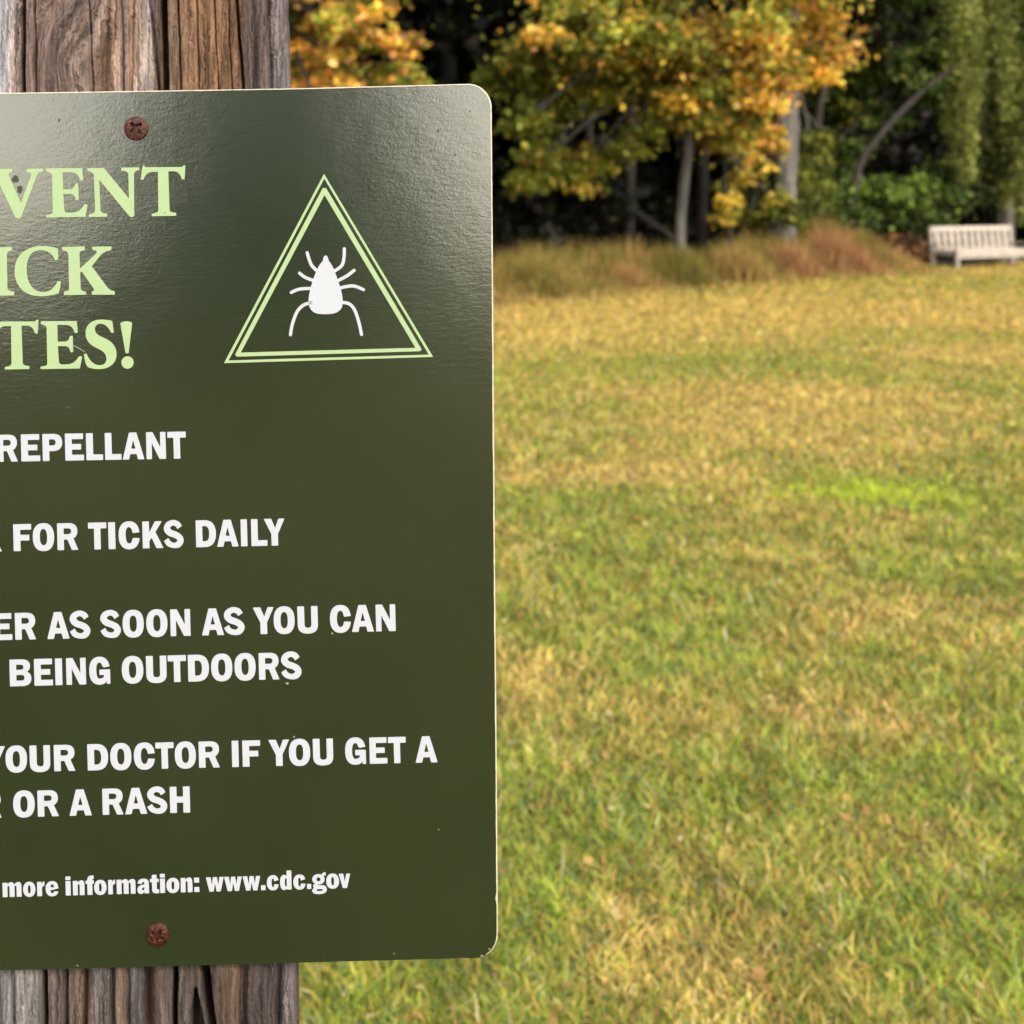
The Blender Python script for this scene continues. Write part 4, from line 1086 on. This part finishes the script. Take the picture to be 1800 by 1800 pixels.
line('web_address_text', [('m', 4.4, 38.2), ('o', 40.5, 62.6), ('r', 65.2, 78.8), ('e', 80, 103.1), ('i', 115.2, 124.6), ('n', 128, 149), ('f', 150.4, 165.5), ('o', 165.3, 187.6), ('r', 189.9, 203), ('m', 205, 238.6), ('a', 241.2, 263.1), ('t', 263.5, 280), ('i', 281.2, 290.5), ('o', 292.4, 315.6), ('n', 317.5, 338.5), (':', 341.1, 350.6), ('w', 361.9, 393.7), ('w', 393.9, 425.7), ('w', 426.4, 458), ('.', 458.3, 467), ('c', 468.8, 490), ('d', 491.9, 512.8), ('c', 515.3, 537), ('.', 539.1, 547.2), ('g', 548.2, 574.4), ('o', 573.1, 596.3), ('v', 595.3, 616.2)], (5, 1576.7), -.0270, 24.9)

# screws
k = NT('rusty_screw')
v = k.coord()
f_ = k.noise(v, 900, 5, .7); f_2 = k.noise(v, 380, 3, .6)
c = k.ramp(f_, [(.36, (.004, .0015, .001)), (.48, (.018, .003, .0015)), (.58, (.07, .013, .004)), (.70, (.17, .06, .03))])
k.l(c, k.b.inputs['Base Color']); k.b.inputs['Roughness'].default_value = .38
k.b.inputs['Specular IOR Level'].default_value = .3
k.l(k.bump(f_, .8, .0006), k.b.inputs['Normal'])
M_RUST = k.m
def screw(px, py, rpx, ang):
    r = rpx * S
    bm = bmesh.new(); nr, na = 26, 72
    ring_v = []
    ca, sa = math.cos(ang), math.sin(ang)
    for i in range(nr + 1):
        t = i / nr; row = []
        for j in range(na):
            a = 2 * math.pi * j / na
            x, z = t * math.cos(a), t * math.sin(a)
            hgt = .0023 * (1 - .40 * t ** 2) if t < .93 else .0023 * .60 * max(0, (1 - t) / .07) ** .5
            u_, v_ = x * ca + z * sa, -x * sa + z * ca
            rr = math.hypot(u_, v_)
            arm = min(abs(u_), abs(v_)); lng = max(abs(u_), abs(v_))
            wdt = .13 + .10 * max(0, 1 - lng / .45)
            k1 = max(0, min(1, (wdt - arm) / .06)) * max(0, min(1, (.60 - lng) / .08))
            hgt -= k1 * .0034 * max(.4, 1 - rr)
            if t < .9: hgt = max(hgt, .00025)
            row.append(bm.verts.new(sgn(px + x * rpx, py - z * rpx, hgt + .0001)))
        ring_v.append(row)
    for i in range(nr):
        for j in range(na):
            bm.faces.new((ring_v[i][j], ring_v[i][(j + 1) % na], ring_v[i + 1][(j + 1) % na], ring_v[i + 1][j]))
    bmesh.ops.remove_doubles(bm, verts=bm.verts[:], dist=1e-7)
    bmesh.ops.recalc_face_normals(bm, faces=bm.faces[:])
    return under(bmobj('screw', bm, M_RUST, None, True))
screw(239.5, 226, 21.5, R(42)); screw(277.5, 1642, 20.8, R(62))

# scuffs, dull spots and pale specks on the sign's paint
M_STAIN = flat_mat('dull_stain', (0.020, 0.020, 0.013), .5, .2, 300, spec=.5)
M_SPECK = flat_mat('pale_speck', (0.17, 0.18, 0.13), .6, .2, 300, spec=.3)
def blob(x, y, rx, ry, e=.25):
    ph = [random.uniform(0, 6.28) for _ in range(3)]
    return [[(x + rx * math.cos(t) * (1 + e * math.sin(2 * t + ph[0]) * .5 + e * math.sin(3 * t + ph[1]) * .5), y + ry * math.sin(t) * (1 + e * math.sin(3 * t + ph[2]) * .6)) for t in [6.2832 * i / 18 for i in range(18)]]]
for q_ in ((27, 315, 6, 6.5), (34.5, 333, 5.5, 7), (104, 211, 2.4, 3), (118, 716, 4, 2.5), (770, 230, 2.2, 3.5), (757, 265, 2, 3), (800, 272, 1.6, 3), (826, 196, 1.6, 2)):
    fill([blob(*q_)], 'stain', M_STAIN, .00003)
sk = [(136, 1697, 1.3), (693, 1676, 1.2), (771, 1458, 1.1), (517, 1295, 1.5), (584, 1113, 1.8), (860, 1668, 2.0), (847, 1680, 2.4), (290, 374, 1.7), (505, 1201, 2.6)]
fill([[stroke([(128.5, 607), (137, 611), (150, 619)], [.8, 1.5, .9])]], 'scratch', M_SPECK, .00028)
for a, b, r_ in sk: fill([blob(a, b, r_, r_ * random.uniform(.5, 1))], 'scuff_mark', M_SPECK, .00028)
